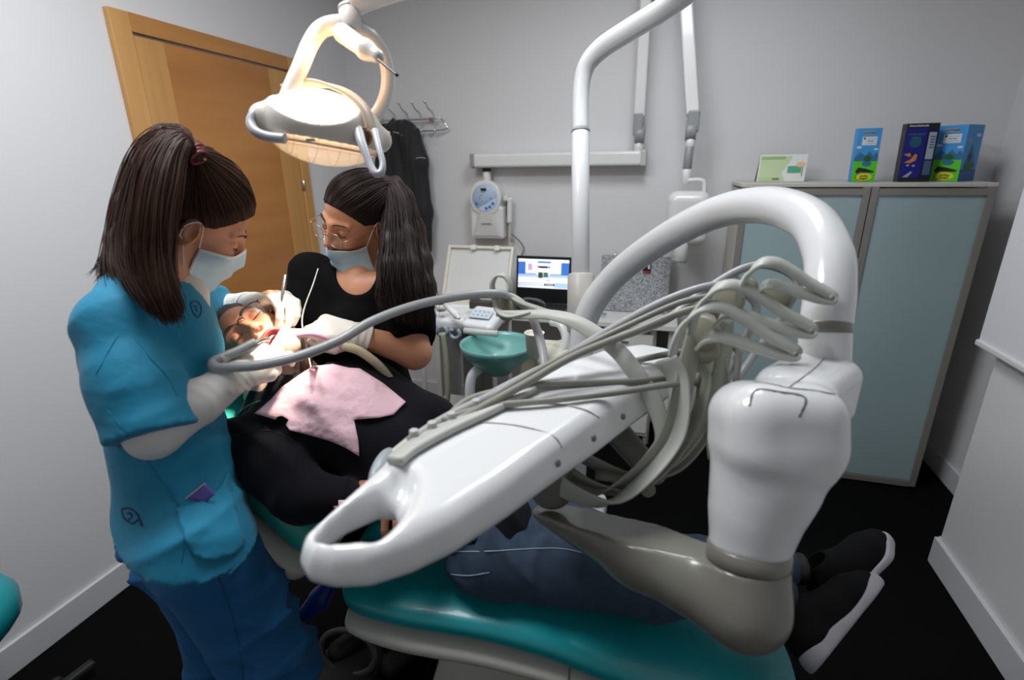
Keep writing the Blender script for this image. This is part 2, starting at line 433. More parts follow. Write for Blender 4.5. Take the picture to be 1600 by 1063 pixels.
# door in the left wall
oak = mat('oak_light', hx('c8965a'), 0.38, coat=0.15, var=(3.0, hx('b98549'), (6, 6, 0.5)), bump=(60, 0.08, 0.001, (4, 4, 0.3)))
oakh = mat('oak_orange', hx('b97e40'), 0.35, coat=0.2, var=(2.2, hx('a86c33'), (0.8, 0.6, 5)), bump=(60, 0.06, 0.001, (1, 0.3, 4)))
oakf = mat('oak_frame', hx('cf9f62'), 0.38, coat=0.15, var=(3.0, hx('c08d50'), (6, 6, 0.5)))
dr = tag(box('door_1', (XL+0.006, 2.085, 1.02), (0.012, 0.83, 2.035), oakh), kind='structure')
box('door_stile', (XL+0.009, 1.733, 1.02), (0.0125, 0.127, 2.035), oak, dr, bev=0.001); box('door_stile', (XL+0.009, 2.436, 1.02), (0.0125, 0.135, 2.035), oak, dr, bev=0.001)
tp = tag(boxes('trim_1', [((XL+0.012, 1.627, 1.055), (0.024, 0.078, 2.11), None, 0.003), ((XL+0.012, 2.54, 1.055), (0.024, 0.066, 2.11), None, 0.003)], oakf), kind='structure')
box('head_casing', (XL+0.0125, 2.085, 2.078), (0.025, 0.85, 0.064), mat('oak_head', hx('bc8447'), 0.38, coat=0.15, var=(3.0, hx('ab7439'), (6, 0.5, 6))), tp, bev=0.002)
stl = mat('steel', (0.55, 0.55, 0.56), 0.28, metal=1)
cyl('hinge', (XL+0.026, 2.505, 1.452), (XL+0.026, 2.505, 1.505), 0.007, stl, dr)
cyl('hinge', (XL+0.026, 2.505, 0.55), (XL+0.026, 2.505, 0.60), 0.007, stl, dr)
bm = bmesh.new(); add_cyl(bm, (XL+0.013, 1.72, 1.0), (XL+0.06, 1.72, 1.0), 0.011); add_cyl(bm, (XL+0.055, 1.71, 1.0), (XL+0.055, 1.84, 1.0), 0.008); add_cyl(bm, (XL+0.014, 1.72, 1.0), (XL+0.018, 1.72, 1.0), 0.026)
bmo('door_handle', bm, stl, dr)
# ---------------- ceiling panels (the room's lamps) ----------------
for i, (x, y) in enumerate([(-1.0, 0.80), (-0.10, 1.80)]):
    e = empty('ceiling_light', (x, y, 2.7), ['square white ceiling panel light nearer the left wall', 'square white ceiling panel light nearer the back wall'][i], 'light', 'ceiling panel lights')
    boxes('light_frame', [((x-.31, y, 2.69), (.02, .64, .02)), ((x+.31, y, 2.69), (.02, .64, .02)), ((x, y-.31, 2.69), (.6, .02, .02)), ((x, y+.31, 2.69), (.6, .02, .02))], basem, e)
    box('diffuser', (x, y, 2.694), (.6, .6, .008), mat('diffuser', (.9, .9, .9), 0.5, emit=(0.92, 0.96, 1), es=3.0), e)

# ---------------- cabinet with frosted doors ----------------
alu = mat('aluminium', hx('a5a29c'), 0.42, metal=0.35)
alud = mat('aluminium_dark', hx('8f8c86'), 0.42, metal=0.3)
frost = mat('frosted_glass', hx('9db3b6'), 0.32, spec=0.5, coat=0.15)
cb = empty('cabinet', (0.81, 2.9, 0), 'tall grey metal cabinet with two frosted blue-green glass doors', 'cabinet')
x0, x1, y0, y1, zt = 0.324, 1.30, 2.70, 3.085, 1.475
bm = bmesh.new()
for b in [((x0+.009, (y0+y1)/2, zt/2-.01), (.018, y1-y0, zt-.03)), ((x1-.009, (y0+y1)/2, zt/2-.01), (.018, y1-y0, zt-.03)), (((x0+x1)/2, y1-.006, zt/2), (x1-x0-.03, .012, zt-.04)), (((x0+x1)/2, (y0+y1)/2, .03), (x1-x0-.04, y1-y0-.02, .02)), (((x0+x1)/2, (y0+y1)/2, .75), (x1-x0-.04, y1-y0-.05, .018))]:
    add_box(bm, b[0], b[1], None, .001)
bmo('cabinet_body', bm, mat('cabinet_side', hx('c0bdb6'), 0.5), cb)
box('cabinet_top', ((x0+x1)/2, (y0+y1)/2, zt-.009), (x1-x0+.012, y1-y0+.012, .018), mat('cabinet_top', hx('c3c0b9'), 0.4), cb, bev=.003)
xm = (x0+x1)/2 + 0.035
for a, b in [(x0+.002, xm-.002), (xm+.002, x1-.002)]:
    d = boxes('door', [(((a+.014), y0-.011, zt/2), (.028, .02, zt-.03), None, .002), (((b-.014), y0-.011, zt/2), (.028, .02, zt-.03), None, .002), (((a+b)/2, y0-.011, zt-.037), (b-a-.056, .02, .028)), (((a+b)/2, y0-.011, .027), (b-a-.056, .02, .028))], alud, cb)
    box('glass_panel', ((a+b)/2, y0-.009, zt/2), (b-a-.054, .006, zt-.09), frost, d)
for z in (0.35, 0.75, 1.12): box('door_hinge', (xm, y0-.024, z), (.012, .006, .05), alu, cb, bev=.001)

# ---------------- desk calendar and cartons on the cabinet ----------------
white = mat('white_card', hx('d8d8d4'), 0.6)
def facemat(name, cols):  # helper for printed faces
    return [mat(name + '_' + str(i), hx(c), 0.5) for i, c in enumerate(cols)]
ca = empty('desk_calendar', (0.52, 2.93, zt), 'green and white spiral desk calendar on the cabinet', 'calendar')
c0, ct = V(0.517, 2.90, zt+0.001), V(0.530, 2.955, zt+0.128)
upv = nrm(ct - c0); xv = V(1, 0, 0); nv = np.cross(upv, xv) * -1
nv = nrm(np.cross(xv, upv)); L = np.linalg.norm(ct - c0)
def plate(name, o, x, u, rects, parent):
    """printed artwork: list of (cx, cy, w, h, material, lift) in plate coordinates"""
    n = np.cross(x, u)
    for i, (cx, cy, w_, h_, m, l_) in enumerate(rects):
        box(name, o + x*cx + u*cy + n*l_, (w_, h_, 0.0006), m, parent, R=[x, u, n])
def poly_plate(name, o, x, u, pts, m, lift, parent):
    n = np.cross(x, u); k = len(pts); b = [o + x*p[0] + u*p[1] + n*(lift-.0004) for p in pts]; t = [q + n*.0006 for q in b]
    fs = [tuple(range(k)), tuple(range(2*k-1, k-1, -1))] + [(i, (i+1) % k, (i+1) % k + k, i + k) for i in range(k)]
    bm = bmesh.new(); me = bpy.data.meshes.new(name); me.from_pydata([tuple(v) for v in b + t], [], fs); bm.from_mesh(me)
    return bmo(name, bm, m, parent)
circ = lambda cx, cy, rx, ry=None, n=20: [(cx + rx*math.cos(a), cy + (ry or rx)*math.sin(a)) for a in np.linspace(0, 2*PI, n, endpoint=False)]
box('calendar_sheet', c0 + upv*L/2, (0.212, L, .004), white, ca, R=[xv, upv, np.cross(xv, upv)])
bk = c0 + V(0, .06, 0); u2 = nrm(ct - bk)
box('stand', (bk+ct)/2, (0.212, np.linalg.norm(ct-bk), .002), mat('calendar_back', (.05, .05, .05), .6), ca, R=[xv, u2, np.cross(xv, u2)])
o_ = c0 - upv*0
G = facemat('cal', ['b9c9a0', '8fb274', 'a4c68f', '5f8f50', '7a4b3a', 'd9b98c', '4fa07e'])
nn = .0026
poly_plate('print_field', o_, xv, upv, [(-.1, .004), (.02, .004), (.0, .045), (.03, .1), (.04, .128), (-.1, .128)], G[0], nn, ca)
plate('print_band', o_, xv, upv, [(-.045, .119, .11, .016, G[1], nn+.0005), (-.05, .012, .1, .018, G[2], nn+.0005), (.055, .06, .06, .035, G[6], nn+.0005)], ca)
poly_plate('print_tree', o_, xv, upv, circ(.08, .085, .02, .014), G[5], nn+.001, ca)
plate('print_mark', o_, xv, upv, [(-.022, .012, .03, .008, G[4], nn+.001), (.09, .05, .004, .05, G[3], nn+.001)], ca)
bm = bmesh.new()
for i in range(24):
    x = -.098 + i * .0085; c = ct + xv*x
    add_tube(bm, [c + V(0, .004*math.cos(a), .005*math.sin(a)) for a in np.linspace(0, 2*PI, 9)], .0006, 2, 5)
bmo('spiral_binding', bm, stl, ca)

def carton(name, label, xa, xb, ya, depth, h, lean, body, rot=0.0):
    e = empty(name, ((xa+xb)/2, ya + depth/2, zt), label, 'carton', 'printed cartons standing on the cabinet')
    wd = xb - xa; x = nrm((math.cos(rot), math.sin(rot), 0)); yy = V(-x[1], x[0], 0)
    u = V(lean, 0, 1); u = nrm(u); o = V(xa, ya, zt + .0005)
    P = lambda a, b, c: o + x*a + yy*b + V(lean*c, 0, c)
    vs = [P(0, 0, 0), P(wd, 0, 0), P(wd, depth, 0), P(0, depth, 0), P(0, 0, h), P(wd, 0, h), P(wd, depth, h), P(0, depth, h)]
    pyd('carton_body', vs, [(0, 3, 2, 1), (4, 5, 6, 7), (0, 1, 5, 4), (1, 2, 6, 5), (2, 3, 7, 6), (3, 0, 4, 7)], body, e)
    return e, o, x, yy, h, wd
def shear_plate(name, o, x, lean, nvec, pts, m, lift, e):
    vs = [o + x*p[0] + V(lean*p[1], 0, p[1]) + nvec*lift for p in pts]; k = len(vs)
    vs += [v + nvec*.0005 for v in vs]
    fs = [tuple(range(k)), tuple(range(2*k-1, k-1, -1))] + [(i, (i+1) % k, (i+1) % k + k, i + k) for i in range(k)]
    bm = bmesh.new(); me = bpy.data.meshes.new(name); me.from_pydata([tuple(v) for v in vs], [], fs); bm.from_mesh(me)
    return bmo(name, bm, m, e)
rect = lambda a, b, c, d: [(a, b), (c, b), (c, d), (a, d)]
sky = mat('print_sky', hx('3f95d6'), .45); grs = mat('print_grass', hx('4fc418'), .45); pw = mat('print_white', hx('d5dade'), .5); pb = mat('print_black', (.01, .01, .012), .45)
mtn = mat('print_mountain', hx('2c6c92'), .45); yel = mat('print_yellow', hx('c9d62a'), .45); dg = mat('print_darkgreen', hx('1c5c20'), .45); navy = mat('print_navy', hx('141a78'), .4); skin_p = mat('print_tan', hx('c77b3a'), .5); blu2 = mat('print_blue', hx('1d62a8'), .45); gry = mat('print_grey', hx('9aa4ad'), .5); red_p = mat('print_red', hx('b0402a'), .5); deep = mat('print_deep', hx('17508a'), .45)
def art(e, o, x, yy, lean, wd, h, mirror=False):
    n = -yy; a = lambda nm, pts, m, l: shear_plate(nm, o, x, lean, n, pts, m, l, e)
    s = wd / .09; t = h / .225; Rr = lambda x0_, y0_, x1_, y1_: rect(x0_*s, y0_*t, x1_*s, y1_*t)
    a('print_mountains', [(0, .085*t), (wd, .085*t), (wd, .11*t), (.08*s, .125*t), (.07*s, .11*t), (.055*s, .13*t), (.04*s, .11*t), (.02*s, .128*t), (.0, .105*t)], mtn, .0003)
    a('print_meadow', Rr(0, 0.001, .09, .088), grs, .0006)
    a('print_label', Rr(.02, .155, .075, .190), pw, .0006)
    a('print_title_band', Rr(.02, .198, .065, .212), gry, .0006)
    text('print_title', 'LACTOBIER', o + x*.043*s + V(lean*.205*t, 0, .205*t) + n*.0014, x, V(lean, 0, 1), .0085*s, pb, e, .0002, bold=.0003)
    for j in range(3): a('print_line', Rr(.038, .162+j*.009, .07-.008*(j % 2), .1645+j*.009), pb if j == 1 else gry, .0012)
    a('print_head', circ(.028*s, .183*t, .004*s), pb, .0012)
    a('print_cloud', circ(.012*s, .147*t, .01*s, .005*t), pw, .0008); a('print_cloud', circ(.077*s, .138*t, .009*s, .004*t), pw, .0008)
    # a generic child-like sketch: a green bush and a dark four-legged animal over a yellow oval
    a('print_bush', circ(.05*s, .100*t, .014*s, .012*t), dg, .001); a('print_bush', circ(.05*s, .078*t, .018*s, .012*t), mtn, .001)
    a('print_animal', [(.01*s, .045*t), (.02*s, .062*t), (.045*s, .058*t), (.07*s, .050*t), (.082*s, .046*t), (.08*s, .040*t), (.06*s, .040*t), (.03*s, .042*t), (.018*s, .035*t)], pb, .0014)
    a('print_oval_ring', circ(.045*s, .022*t, .033*s, .018*t), red_p, .001); a('print_oval', circ(.047*s, .022*t, .030*s, .016*t), yel, .0016)
    text('print_word', 'ortho', o + x*.047*s + V(lean*.026*t, 0, .026*t) + n*.0024, x, V(lean, 0, 1), .014*s, pb, e, .0002, bold=.0004)
    text('print_word', 'brigade', o + x*.047*s + V(lean*.015*t, 0, .015*t) + n*.0024, x, V(lean, 0, 1), .011*s, pb, e, .0002, bold=.0004)
e, o, x, yy, h, wd = carton('display_carton', 'narrow blue and green printed carton, leftmost of the cartons on the cabinet', .795, .888, 2.80, .045, .228, -.03, sky)
art(e, o, x, yy, -.03, wd, h)
e, o, x, yy, h, wd = carton('display_carton', 'dark navy carton with black top and divers, in the middle of the cartons', .978, 1.10, 2.80, .05, .242, -.03, pb)
a = lambda nm, pts, m, l: shear_plate(nm, o, x, -.03, -yy, pts, m, l, e)
a('print_sea', rect(.002, .018, .08, .222), navy, .0003); a('print_side', rect(.082, .018, .119, .222), mat('print_navy2', hx('101344'), .4), .0003)
a('print_panel', rect(.088, .095, .115, .205), gry, .0008); a('print_panel', rect(.088, .03, .115, .088), mat('print_slate', hx('46597c'), .5), .0008)
for j in range(5): a('print_line', rect(.095, .185-j*.011, .112, .189-j*.011), navy, .0012)
a('print_globe', circ(.042, .165, .022, .022), mat('print_teal', hx('1d5266'), .5), .0008)
a('print_diver', [(.006, .115), (.03, .122), (.034, .108), (.028, .105)], skin_p, .001); a('print_diver', [(.012, .082), (.035, .095), (.05, .118), (.058, .112), (.055, .09), (.035, .078)], skin_p, .001)
a('print_fin', [(.015, .02), (.045, .045), (.05, .04), (.035, .02)], gry, .001); a('print_fish', circ(.028, .07, .006, .004), gry, .001); a('print_fish', circ(.05, .068, .006, .004), gry, .001)
text('print_title', 'Dental Multimedia'[:17], o + x*.045 + V(-.03*.232, 0, .232) - yy*.001, x, V(-.03, 0, 1), .0095, pw, e, .0002, bold=.0002)
for j, t_ in enumerate(['CAMPAMENTO', 'MARINO']): text('print_title', t_, o + x*.042 + V(-.03*(.197-j*.013), 0, .197-j*.013) - yy*.0012, x, V(-.03, 0, 1), .0095, mat('print_olive', hx('5c7a48'), .5), e, .0002)
e, o, x, yy, h, wd = carton('display_carton', 'wide blue printed carton turned to show two faces, rightmost on the cabinet', 1.128, 1.238, 2.875, .125, .232, -.03, sky, rot=-.85)
art(e, o, x, yy, -.03, wd, h)
o2 = o + x*wd
a = lambda nm, pts, m, l: shear_plate(nm, o2, yy, -.03, x, pts, m, l, e)
a('print_deep', rect(.002, .002, .123, .05), deep, .0003); a('print_peak', [(.02, .06), (.06, .155), (.105, .06)], mtn, .0006); a('print_hill', circ(.06, .062, .04, .018), dg, .0009)
a('print_figure', circ(.055, .10, .012, .018), mat('print_plum', hx('4a2a5a'), .5), .0012); a('print_cloud', circ(.09, .19, .016, .007), pw, .0006); a('print_cloud', circ(.03, .17, .014, .006), gry, .0006)
for j in range(6): a('print_wave', circ(.015+.019*j, .03+.006*(j % 2), .009, .006), blu2, .0006)
# ---------------- desk and what stands on it ----------------
lam = mat('desk_laminate', hx('d9d9d4'), .35)
dk = empty('desk', (-.62, 2.92, 0), 'white desk top along the back wall under the wall-mounted arm', 'desk')
box('worktop', (-.62, 2.915, .735), (1.44, .36, .03), lam, dk, bev=.003)
box('side_panel', (.075, 2.93, .36), (.03, .32, .715), lam, dk, bev=.002); box('side_panel', (-1.31, 2.93, .36), (.03, .32, .715), lam, dk)
dc = empty('drawer_cabinet', (-.17, 2.9, 0), 'low white drawer cabinet under the right end of the desk', 'cabinet')
box('cabinet_carcass', (-.20, 2.92, .37), (.37, .30, .62), lam, dc, bev=.002)
for i, z in enumerate((.18, .38, .58)):
    d = box('drawer', (-.20, 2.765, z), (.36, .014, .19), lam, dc, bev=.002); box('drawer_handle', (-.20, 2.752, z+.06), (.10, .012, .008), stl, d)
box('plinth', (-.20, 2.93, .03), (.35, .26, .055), mat('plinth', (.02, .02, .02), .6), dc)
cyl('desk_leg', (-.02, 2.80, 0), (-.02, 2.80, .72), .018, lam, dk)
black = mat('black_plastic', (.008, .008, .009), .3); blackm = mat('black_matte', (.012, .012, .013), .6)
cream = mat('cream_plastic', hx('d8d4c4'), .4); whitep = mat('white_plastic', hx('dcdcda'), .3, coat=.25)
greyp = mat('grey_plastic', hx('8d9092'), .4); lgrey = mat('light_grey_plastic', hx('b9b9b4'), .4)
# laptop
lp = empty('laptop', (-.68, 2.9, .75), 'open black laptop with a lit screen on the desk', 'laptop')
box('base', (-.685, 2.87, .762), (.335, .20, .020), black, lp, bev=.004)
bm = bmesh.new()
for i in range(12):
    for j in range(5): add_box(bm, (-.685 - .14 + i*.0255, 2.84 + j*.022, .7735), (.02, .017, .003), None, 0)
tag(bmo('keyboard', bm, blackm, lp), kind=None)
u = nrm(V(0, .10, .99)); o_ = V(-.685, 2.965, .775); n_ = np.cross(V(1, 0, 0), u)
scn = box('screen_lid', o_ + u*.14, (.335, .28, .010), black, lp, R=[V(1, 0, 0), u, n_], bev=.003)
def E(c, s): return mat('screen_' + c, hx(c), .4, emit=hx(c), es=s)
SW, SB, SL, SK, SP = E('e8eef8', .85), E('3f6fc0', .8), E('a9c4ee', .8), E('050505', .2), E('c9a8c8', .7)
def scr(nm, x0_, y0_, x1_, y1_, m, l):
    box(nm, o_ + V(1, 0, 0)*(x0_+x1_)/2 + u*(y0_+y1_)/2 + n_*(.0052+l), (x1_-x0_, y1_-y0_, .0006), m, scn, R=[V(1, 0, 0), u, n_])
scr('display', -.155, .09, .155, .262, SW, 0)
scr('screen_window', -.155, .17, -.11, .245, SB, .0004); scr('screen_window', .108, .17, .155, .245, SB, .0004); scr('screen_bar', -.155, .17, -.04, .176, SB, .0008); scr('screen_bar', .04, .17, .155, .176, SB, .0008)
scr('screen_bar', -.035, .24, .045, .25, SB, .0008); scr('screen_bar', -.035, .21, .04, .222, SK, .0008); scr('screen_icon', -.032, .212, -.022, .220, E('d03020', .8), .0014); scr('screen_icon', .028, .213, .035, .219, SW, .0014)
scr('screen_picture', -.095, .195, -.068, .235, SP, .0008); scr('screen_picture', -.03, .150, -.002, .185, E('40502c', .5), .0008); scr('screen_picture', .002, .155, .03, .185, E('3f7a70', .5), .0008)
scr('screen_field', -.155, .155, .155, .168, SL, .0002); scr('screen_field', .07, .095, .155, .125, SL, .0004); scr('screen_bar', -.152, .105, .07, .118, SK, .0008); scr('screen_bar', -.150, .107, .008, .116, SW, .0012)
for i in range(4): scr('screen_icon', .018+i*.012, .109, .024+i*.012, .115, SW, .0014)
for i in range(5): scr('screen_line', .02, .13+i*.004, .055-.006*(i % 3), .1312+i*.004, gry, .0008)
# bundle of grey cable beside the laptop
bm = bmesh.new()
for i in range(5):
    c = V(-.73+i*.012, 2.775, .79); add_tube(bm, [c + V(.045*math.cos(a)*(1+.1*i), .012*math.sin(2*a+i)-i*.004, .024+.032*math.sin(a)) for a in np.linspace(0, 2*PI, 13)], .006, 4, 8)
tag(bmo('cable_coil', bm, mat('cable_grey', hx('5d6064'), .5)), 'coil of grey cable lying in front of the laptop', 'cable')
# ring binder / mottled file
def mottle():
    m = mat('mottled_grey', hx('8a8e93'), .6); nt = m.node_tree; b = nt.nodes['Principled BSDF']
    v = nt.nodes.new('ShaderNodeTexNoise'); v.inputs['Scale'].default_value = 160; v.inputs['Detail'].default_value = 1; v.inputs['Distortion'].default_value = 1.2
    r = nt.nodes.new('ShaderNodeValToRGB'); r.color_ramp.elements[0].position = .47; r.color_ramp.elements[1].position = .53
    r.color_ramp.elements[0].color = (*hx('6c7076'), 1); r.color_ramp.elements[1].color = (*hx('b9bcbf'), 1)
    tc = nt.nodes.new('ShaderNodeTexCoord'); nt.links.new(tc.outputs['Object'], v.inputs['Vector']); nt.links.new(v.outputs[0], r.inputs[0]); nt.links.new(r.outputs[0], b.inputs['Base Color']); return m
fl = empty('file_binder', (-.15, 3.0, .75), 'large mottled grey file binder standing upright on the desk', 'binder')
ub = nrm(V(0, .12, 1)); ob = V(-.15, 2.965, .752); nb = np.cross(V(1, 0, 0), ub)
mo = mottle()
box('cover', ob + ub*.162, (.385, .32, .004), mo, fl, R=[V(1, 0, 0), ub, nb], bev=.001)
box('cover', ob + ub*.162 - nb*.05, (.385, .32, .004), mo, fl, R=[V(1, 0, 0), ub, nb], bev=.001)
box('spine', ob + ub*.162 - nb*.025 + V(.19, 0, 0), (.004, .32, .05), mat('binder_edge', (.02, .02, .02), .5), fl, R=[V(1, 0, 0), ub, nb])
box('paper_block', ob + ub*.158 - nb*.025, (.36, .30, .04), white, fl, R=[V(1, 0, 0), ub, nb])
bm = bmesh.new()
for x in (-.12, -.03, .06, .155): add_tube(bm, [ob + V(x, 0, 0) + ub*(.30+.04*math.sin(a)) - nb*(.025-.02*math.cos(a)) for a in np.linspace(0, PI, 5)], .0035, 3, 6)
bmo('ring_clip', bm, stl, fl)
tb = empty('hanging_clip', ob + V(.065, 0, .27), 'small black and red clip with a white label on the mottled binder', 'clip')
box('pack_body', ob + V(.065, -.003, 0) + ub*.272 + nb*.006, (.042, .062, .010), black, tb, R=[V(1, 0, 0), ub, nb], bev=.002)
box('white_label', ob + V(.075, -.003, 0) + ub*.274 + nb*.0115, (.010, .042, .001), white, tb, R=[V(1, 0, 0), ub, nb])
box('red_edge', ob + V(.065, -.003, 0) + ub*.237 + nb*.006, (.043, .010, .011), mat('red', hx('8c2a1c'), .4), tb, R=[V(1, 0, 0), ub, nb])
# little desk pad and black plug lead
pd = empty('desk_pad', (-.37, 2.83, .75), 'small white printed pad with a navy edge on the desk', 'notepad')
box('pad', (-.35, 2.84, .7535), (.125, .085, .006), mat('pad_white', hx('c4c8d6'), .5), pd, bev=.001)
box('pad_edge', (-.35, 2.874, .757), (.125, .014, .002), mat('pad_navy', hx('1c2450'), .5), pd)
boxes('pad_lines', [((-.35+(i-2)*.024, 2.835, .7568), (.018, .05, .0006)) for i in range(5)], gry, pd)
pl = empty('power_plug', (-.38, 2.95, .75), 'black power plug with a curled lead on the desk', 'plug')
box('plug_body', (-.385, 2.93, .766), (.03, .02, .022), black, pl, bev=.004)
tube('plug_lead', [(-.37, 2.93, .77), (-.345, 2.935, .79), (-.325, 2.94, .775), (-.32, 2.95, .757), (-.35, 3.0, .756)], .0032, black, pl)
# ---------------- wall-mounted arm, control box ----------------
xr = empty('xray_arm', (-.63, 3.08, 1.6), 'white wall-mounted rail with a folding arm and imaging head', 'medical arm')
box('wall_rail', (-.633, 3.035, 1.597), (.96, .10, .076), whitep, xr, bev=.014, seg=3)
box('rail_end_cap', (-1.122, 3.035, 1.597), (.022, .102, .080), greyp, xr, bev=.008); box('rail_end_cap', (-.145, 3.035, 1.597), (.030, .104, .084), lgrey, xr, bev=.008)
cyl('pivot', (-.175, 3.02, 1.63), (-.175, 3.02, 1.675), .024, whitep, xr)
def knuckle(c, r, ax, up, nm='joint_cover'):
    s = S(.004); a = nrm(ax)
    s.cone(c - a*.022, c + a*.022, r, r, 0).plane(c + a*.026, a).plane(c - a*.026, -a)
    return s
bm = bmesh.new(); add_cyl(bm, (-.198, 3.02, 1.715), (-.148, 3.02, 1.715), .048); add_box(bm, (-.183, 3.02, 1.765), (.05, .085, .11), None, .008)
bmo('joint_cover', bm, greyp, xr)
A1, A2 = V(-.180, 3.02, 1.80), V(-.18, 2.98, 2.42)
def beam(nm, a, b, w1, w2, m, parent, side=(1, 0, 0), bev=.008):
    d = nrm(b - a); x, y, z = axes_from(d, side); L_ = np.linalg.norm(b - a)
    return box(nm, (a+b)/2, (L_, w2, w1), m, parent, R=[d, y, z], bev=bev)
beam('lower_arm', A1, A2, .055, .075, whitep, xr)
B1, B2 = V(-.005, 2.92, 2.30), V(.082, 2.88, 1.79)
beam('upper_arm', A2, V(-.01, 2.94, 2.40), .06, .08, whitep, xr, side=(0, 1, 0))
beam('upper_arm', V(-.012, 2.93, 2.40), B2, .06, .075, whitep, xr)
bm = bmesh.new(); add_cyl(bm, (.055, 2.87, 1.715), (.105, 2.87, 1.715), .046); add_box(bm, (.088, 2.875, 1.76), (.055, .085, .10), None, .008); bmo('joint_cover', bm, greyp, xr)
bm = bmesh.new(); add_cyl(bm, (.082, 2.86, 1.68), (.082, 2.86, 1.64), .022); add_cyl(bm, (.078, 2.86, 1.54), (.078, 2.86, 1.47), .022); bmo('arm_neck', bm, whitep, xr)
cyl('neck_sleeve', (.081, 2.86, 1.642), (.078, 2.86, 1.538), .021, greyp, xr)
tube('head_bracket', [(.078, 2.85, 1.485), (.14, 2.85, 1.487), (.165, 2.85, 1.475), (.17, 2.85, 1.44), (.17, 2.85, 1.40)], .011, whitep, xr)
s = S(.01); s.box((.10, 2.84, 1.30), (.105, .075, .135), .05); sdf_obj('imaging_head', s, (-.03, 2.74, 1.14), (.23, 2.94, 1.46), .005, whitep, xr)
cyl('imaging_cone', (.085, 2.80, 1.22), (.082, 2.80, 1.085), .034, whitep, xr); cyl('cone_ring', (.082, 2.80, 1.098), (.082, 2.80, 1.082), .0355, greyp, xr)
# control box
cx = empty('control_box', (-1.05, 3.08, 1.3), 'white wall control box with round blue button dial and handset', 'control box')
s = S(.012); s.box((-1.045, 3.055, 1.24), (.105, .045, .095), .014); s.cone((-1.05, 3.01, 1.39), (-1.05, 3.09, 1.39), .10, .10, .02)
s.plane((0, 3.098, 0), (0, 1, 0)); s.plane((0, 3.0, 0), (0, -1, 0), .008)
sdf_obj('housing', s, (-1.18, 2.96, 1.12), (-.92, 3.12, 1.52), .004, whitep, cx)
pyd('front_facet', [(-1.10, 3.008, 1.30), (-1.0, 3.008, 1.30), (-.955, 3.0085, 1.16), (-1.135, 3.0085, 1.16), (-1.08, 3.002, 1.285), (-1.015, 3.002, 1.285), (-.97, 3.004, 1.165), (-1.12, 3.004, 1.165)], [(4, 7, 6, 5), (0, 4, 5, 1), (1, 5, 6, 2), (2, 6, 7, 3), (3, 7, 4, 0), (0, 1, 2, 3)], mat('housing_grey', hx('c9c9c5'), .4), cx)
cyl('neck', (-1.05, 3.05, 1.47), (-1.05, 3.05, 1.54), .025, whitep, cx); cyl('neck_ring', (-1.05, 3.05, 1.535), (-1.05, 3.05, 1.556), .027, black, cx)
cyl('dial_face', (-1.05, 3.0, 1.388), (-1.05, 2.9955, 1.388), .078, mat('dial_blue', hx('a9bad2'), .4), cx)
poly_plate('dial_panel', V(-1.05, 2.995, 1.388), V(1, 0, 0), V(0, 0, 1), [(.078*math.cos(a), .078*math.sin(a)) for a in np.linspace(-2.2, .05, 14)], mat('dial_pale', hx('bfcfe2'), .4), .0005, cx)
box('dial_display', (-1.055, 2.993, 1.436), (.034, .002, .016), black, cx)
bm = bmesh.new()
for (x, z) in [(-.05, -.032), (.01, -.06), (.033, -.051), (.052, -.032)]: add_cyl(bm, (-1.05+x, 2.9945, 1.388+z), (-1.05+x, 2.992, 1.388+z), .0095, seg=16)
bmo('button', bm, mat('button_blue', hx('2f7fc4'), .35), cx)
bm = bmesh.new()
for (x, z) in [(-.03, -.0), (-.02, .015), (-.012, -.02), (-.028, -.035), (.0, -.035), (.012, -.02), (-.015, .033), (0, .033), (.035, -.003), (.043, -.003)]: add_cyl(bm, (-1.05+x, 2.9945, 1.388+z), (-1.05+x, 2.9935, 1.388+z), .004, seg=10)
bmo('indicator', bm, mat('indicator', hx('5e86b0'), .4), cx)
text('logo_text', 'CORAMEX', V(-1.045, 3.0005, 1.235), V(1, 0, 0), V(0, 0, 1), .014, mat('logo_blue', hx('3a4d88'), .4), cx, .0004)
box('handset_rest', (-.925, 3.04, 1.385), (.03, .05, .03), whitep, cx, bev=.006)
hs = empty('handset', (-.915, 3.04, 1.3), 'slim white handset with coiled cord hanging beside the control box', 'handset')
box('grip', (-.905, 3.03, 1.315), (.028, .03, .15), whitep, hs, bev=.008, R=[nrm((1, 0, -.03)), V(0, 1, 0), nrm((.03, 0, 1))])
bm = bmesh.new()
add_tube(bm, [V(-.908+.007*math.cos(t*2*PI), 3.035+.007*math.sin(t*2*PI), 1.24-t*.0055) for t in np.arange(0, 26, .125)], .0022, 0, 5)
bmo('coiled_cord', bm, cream, hs)
bm = bmesh.new()
for i in range(3): add_tube(bm, [(-.925-i*.004, 3.06, 1.40), (-.935, 3.07, 1.30), (-.925+.004*i, 3.07, 1.20), (-.91, 3.07, 1.12)], .003, 5, 6)
add_tube(bm, [(-.91, 3.075, 1.17), (-.86, 3.075, 1.13), (-.83, 3.075, 1.08), (-.85, 3.07, 1.03), (-.87, 3.05, .95)], .003, 6, 6)
tag(bmo('black_cable', bm, black), 'black cable running down the wall beside the control box', 'cable')
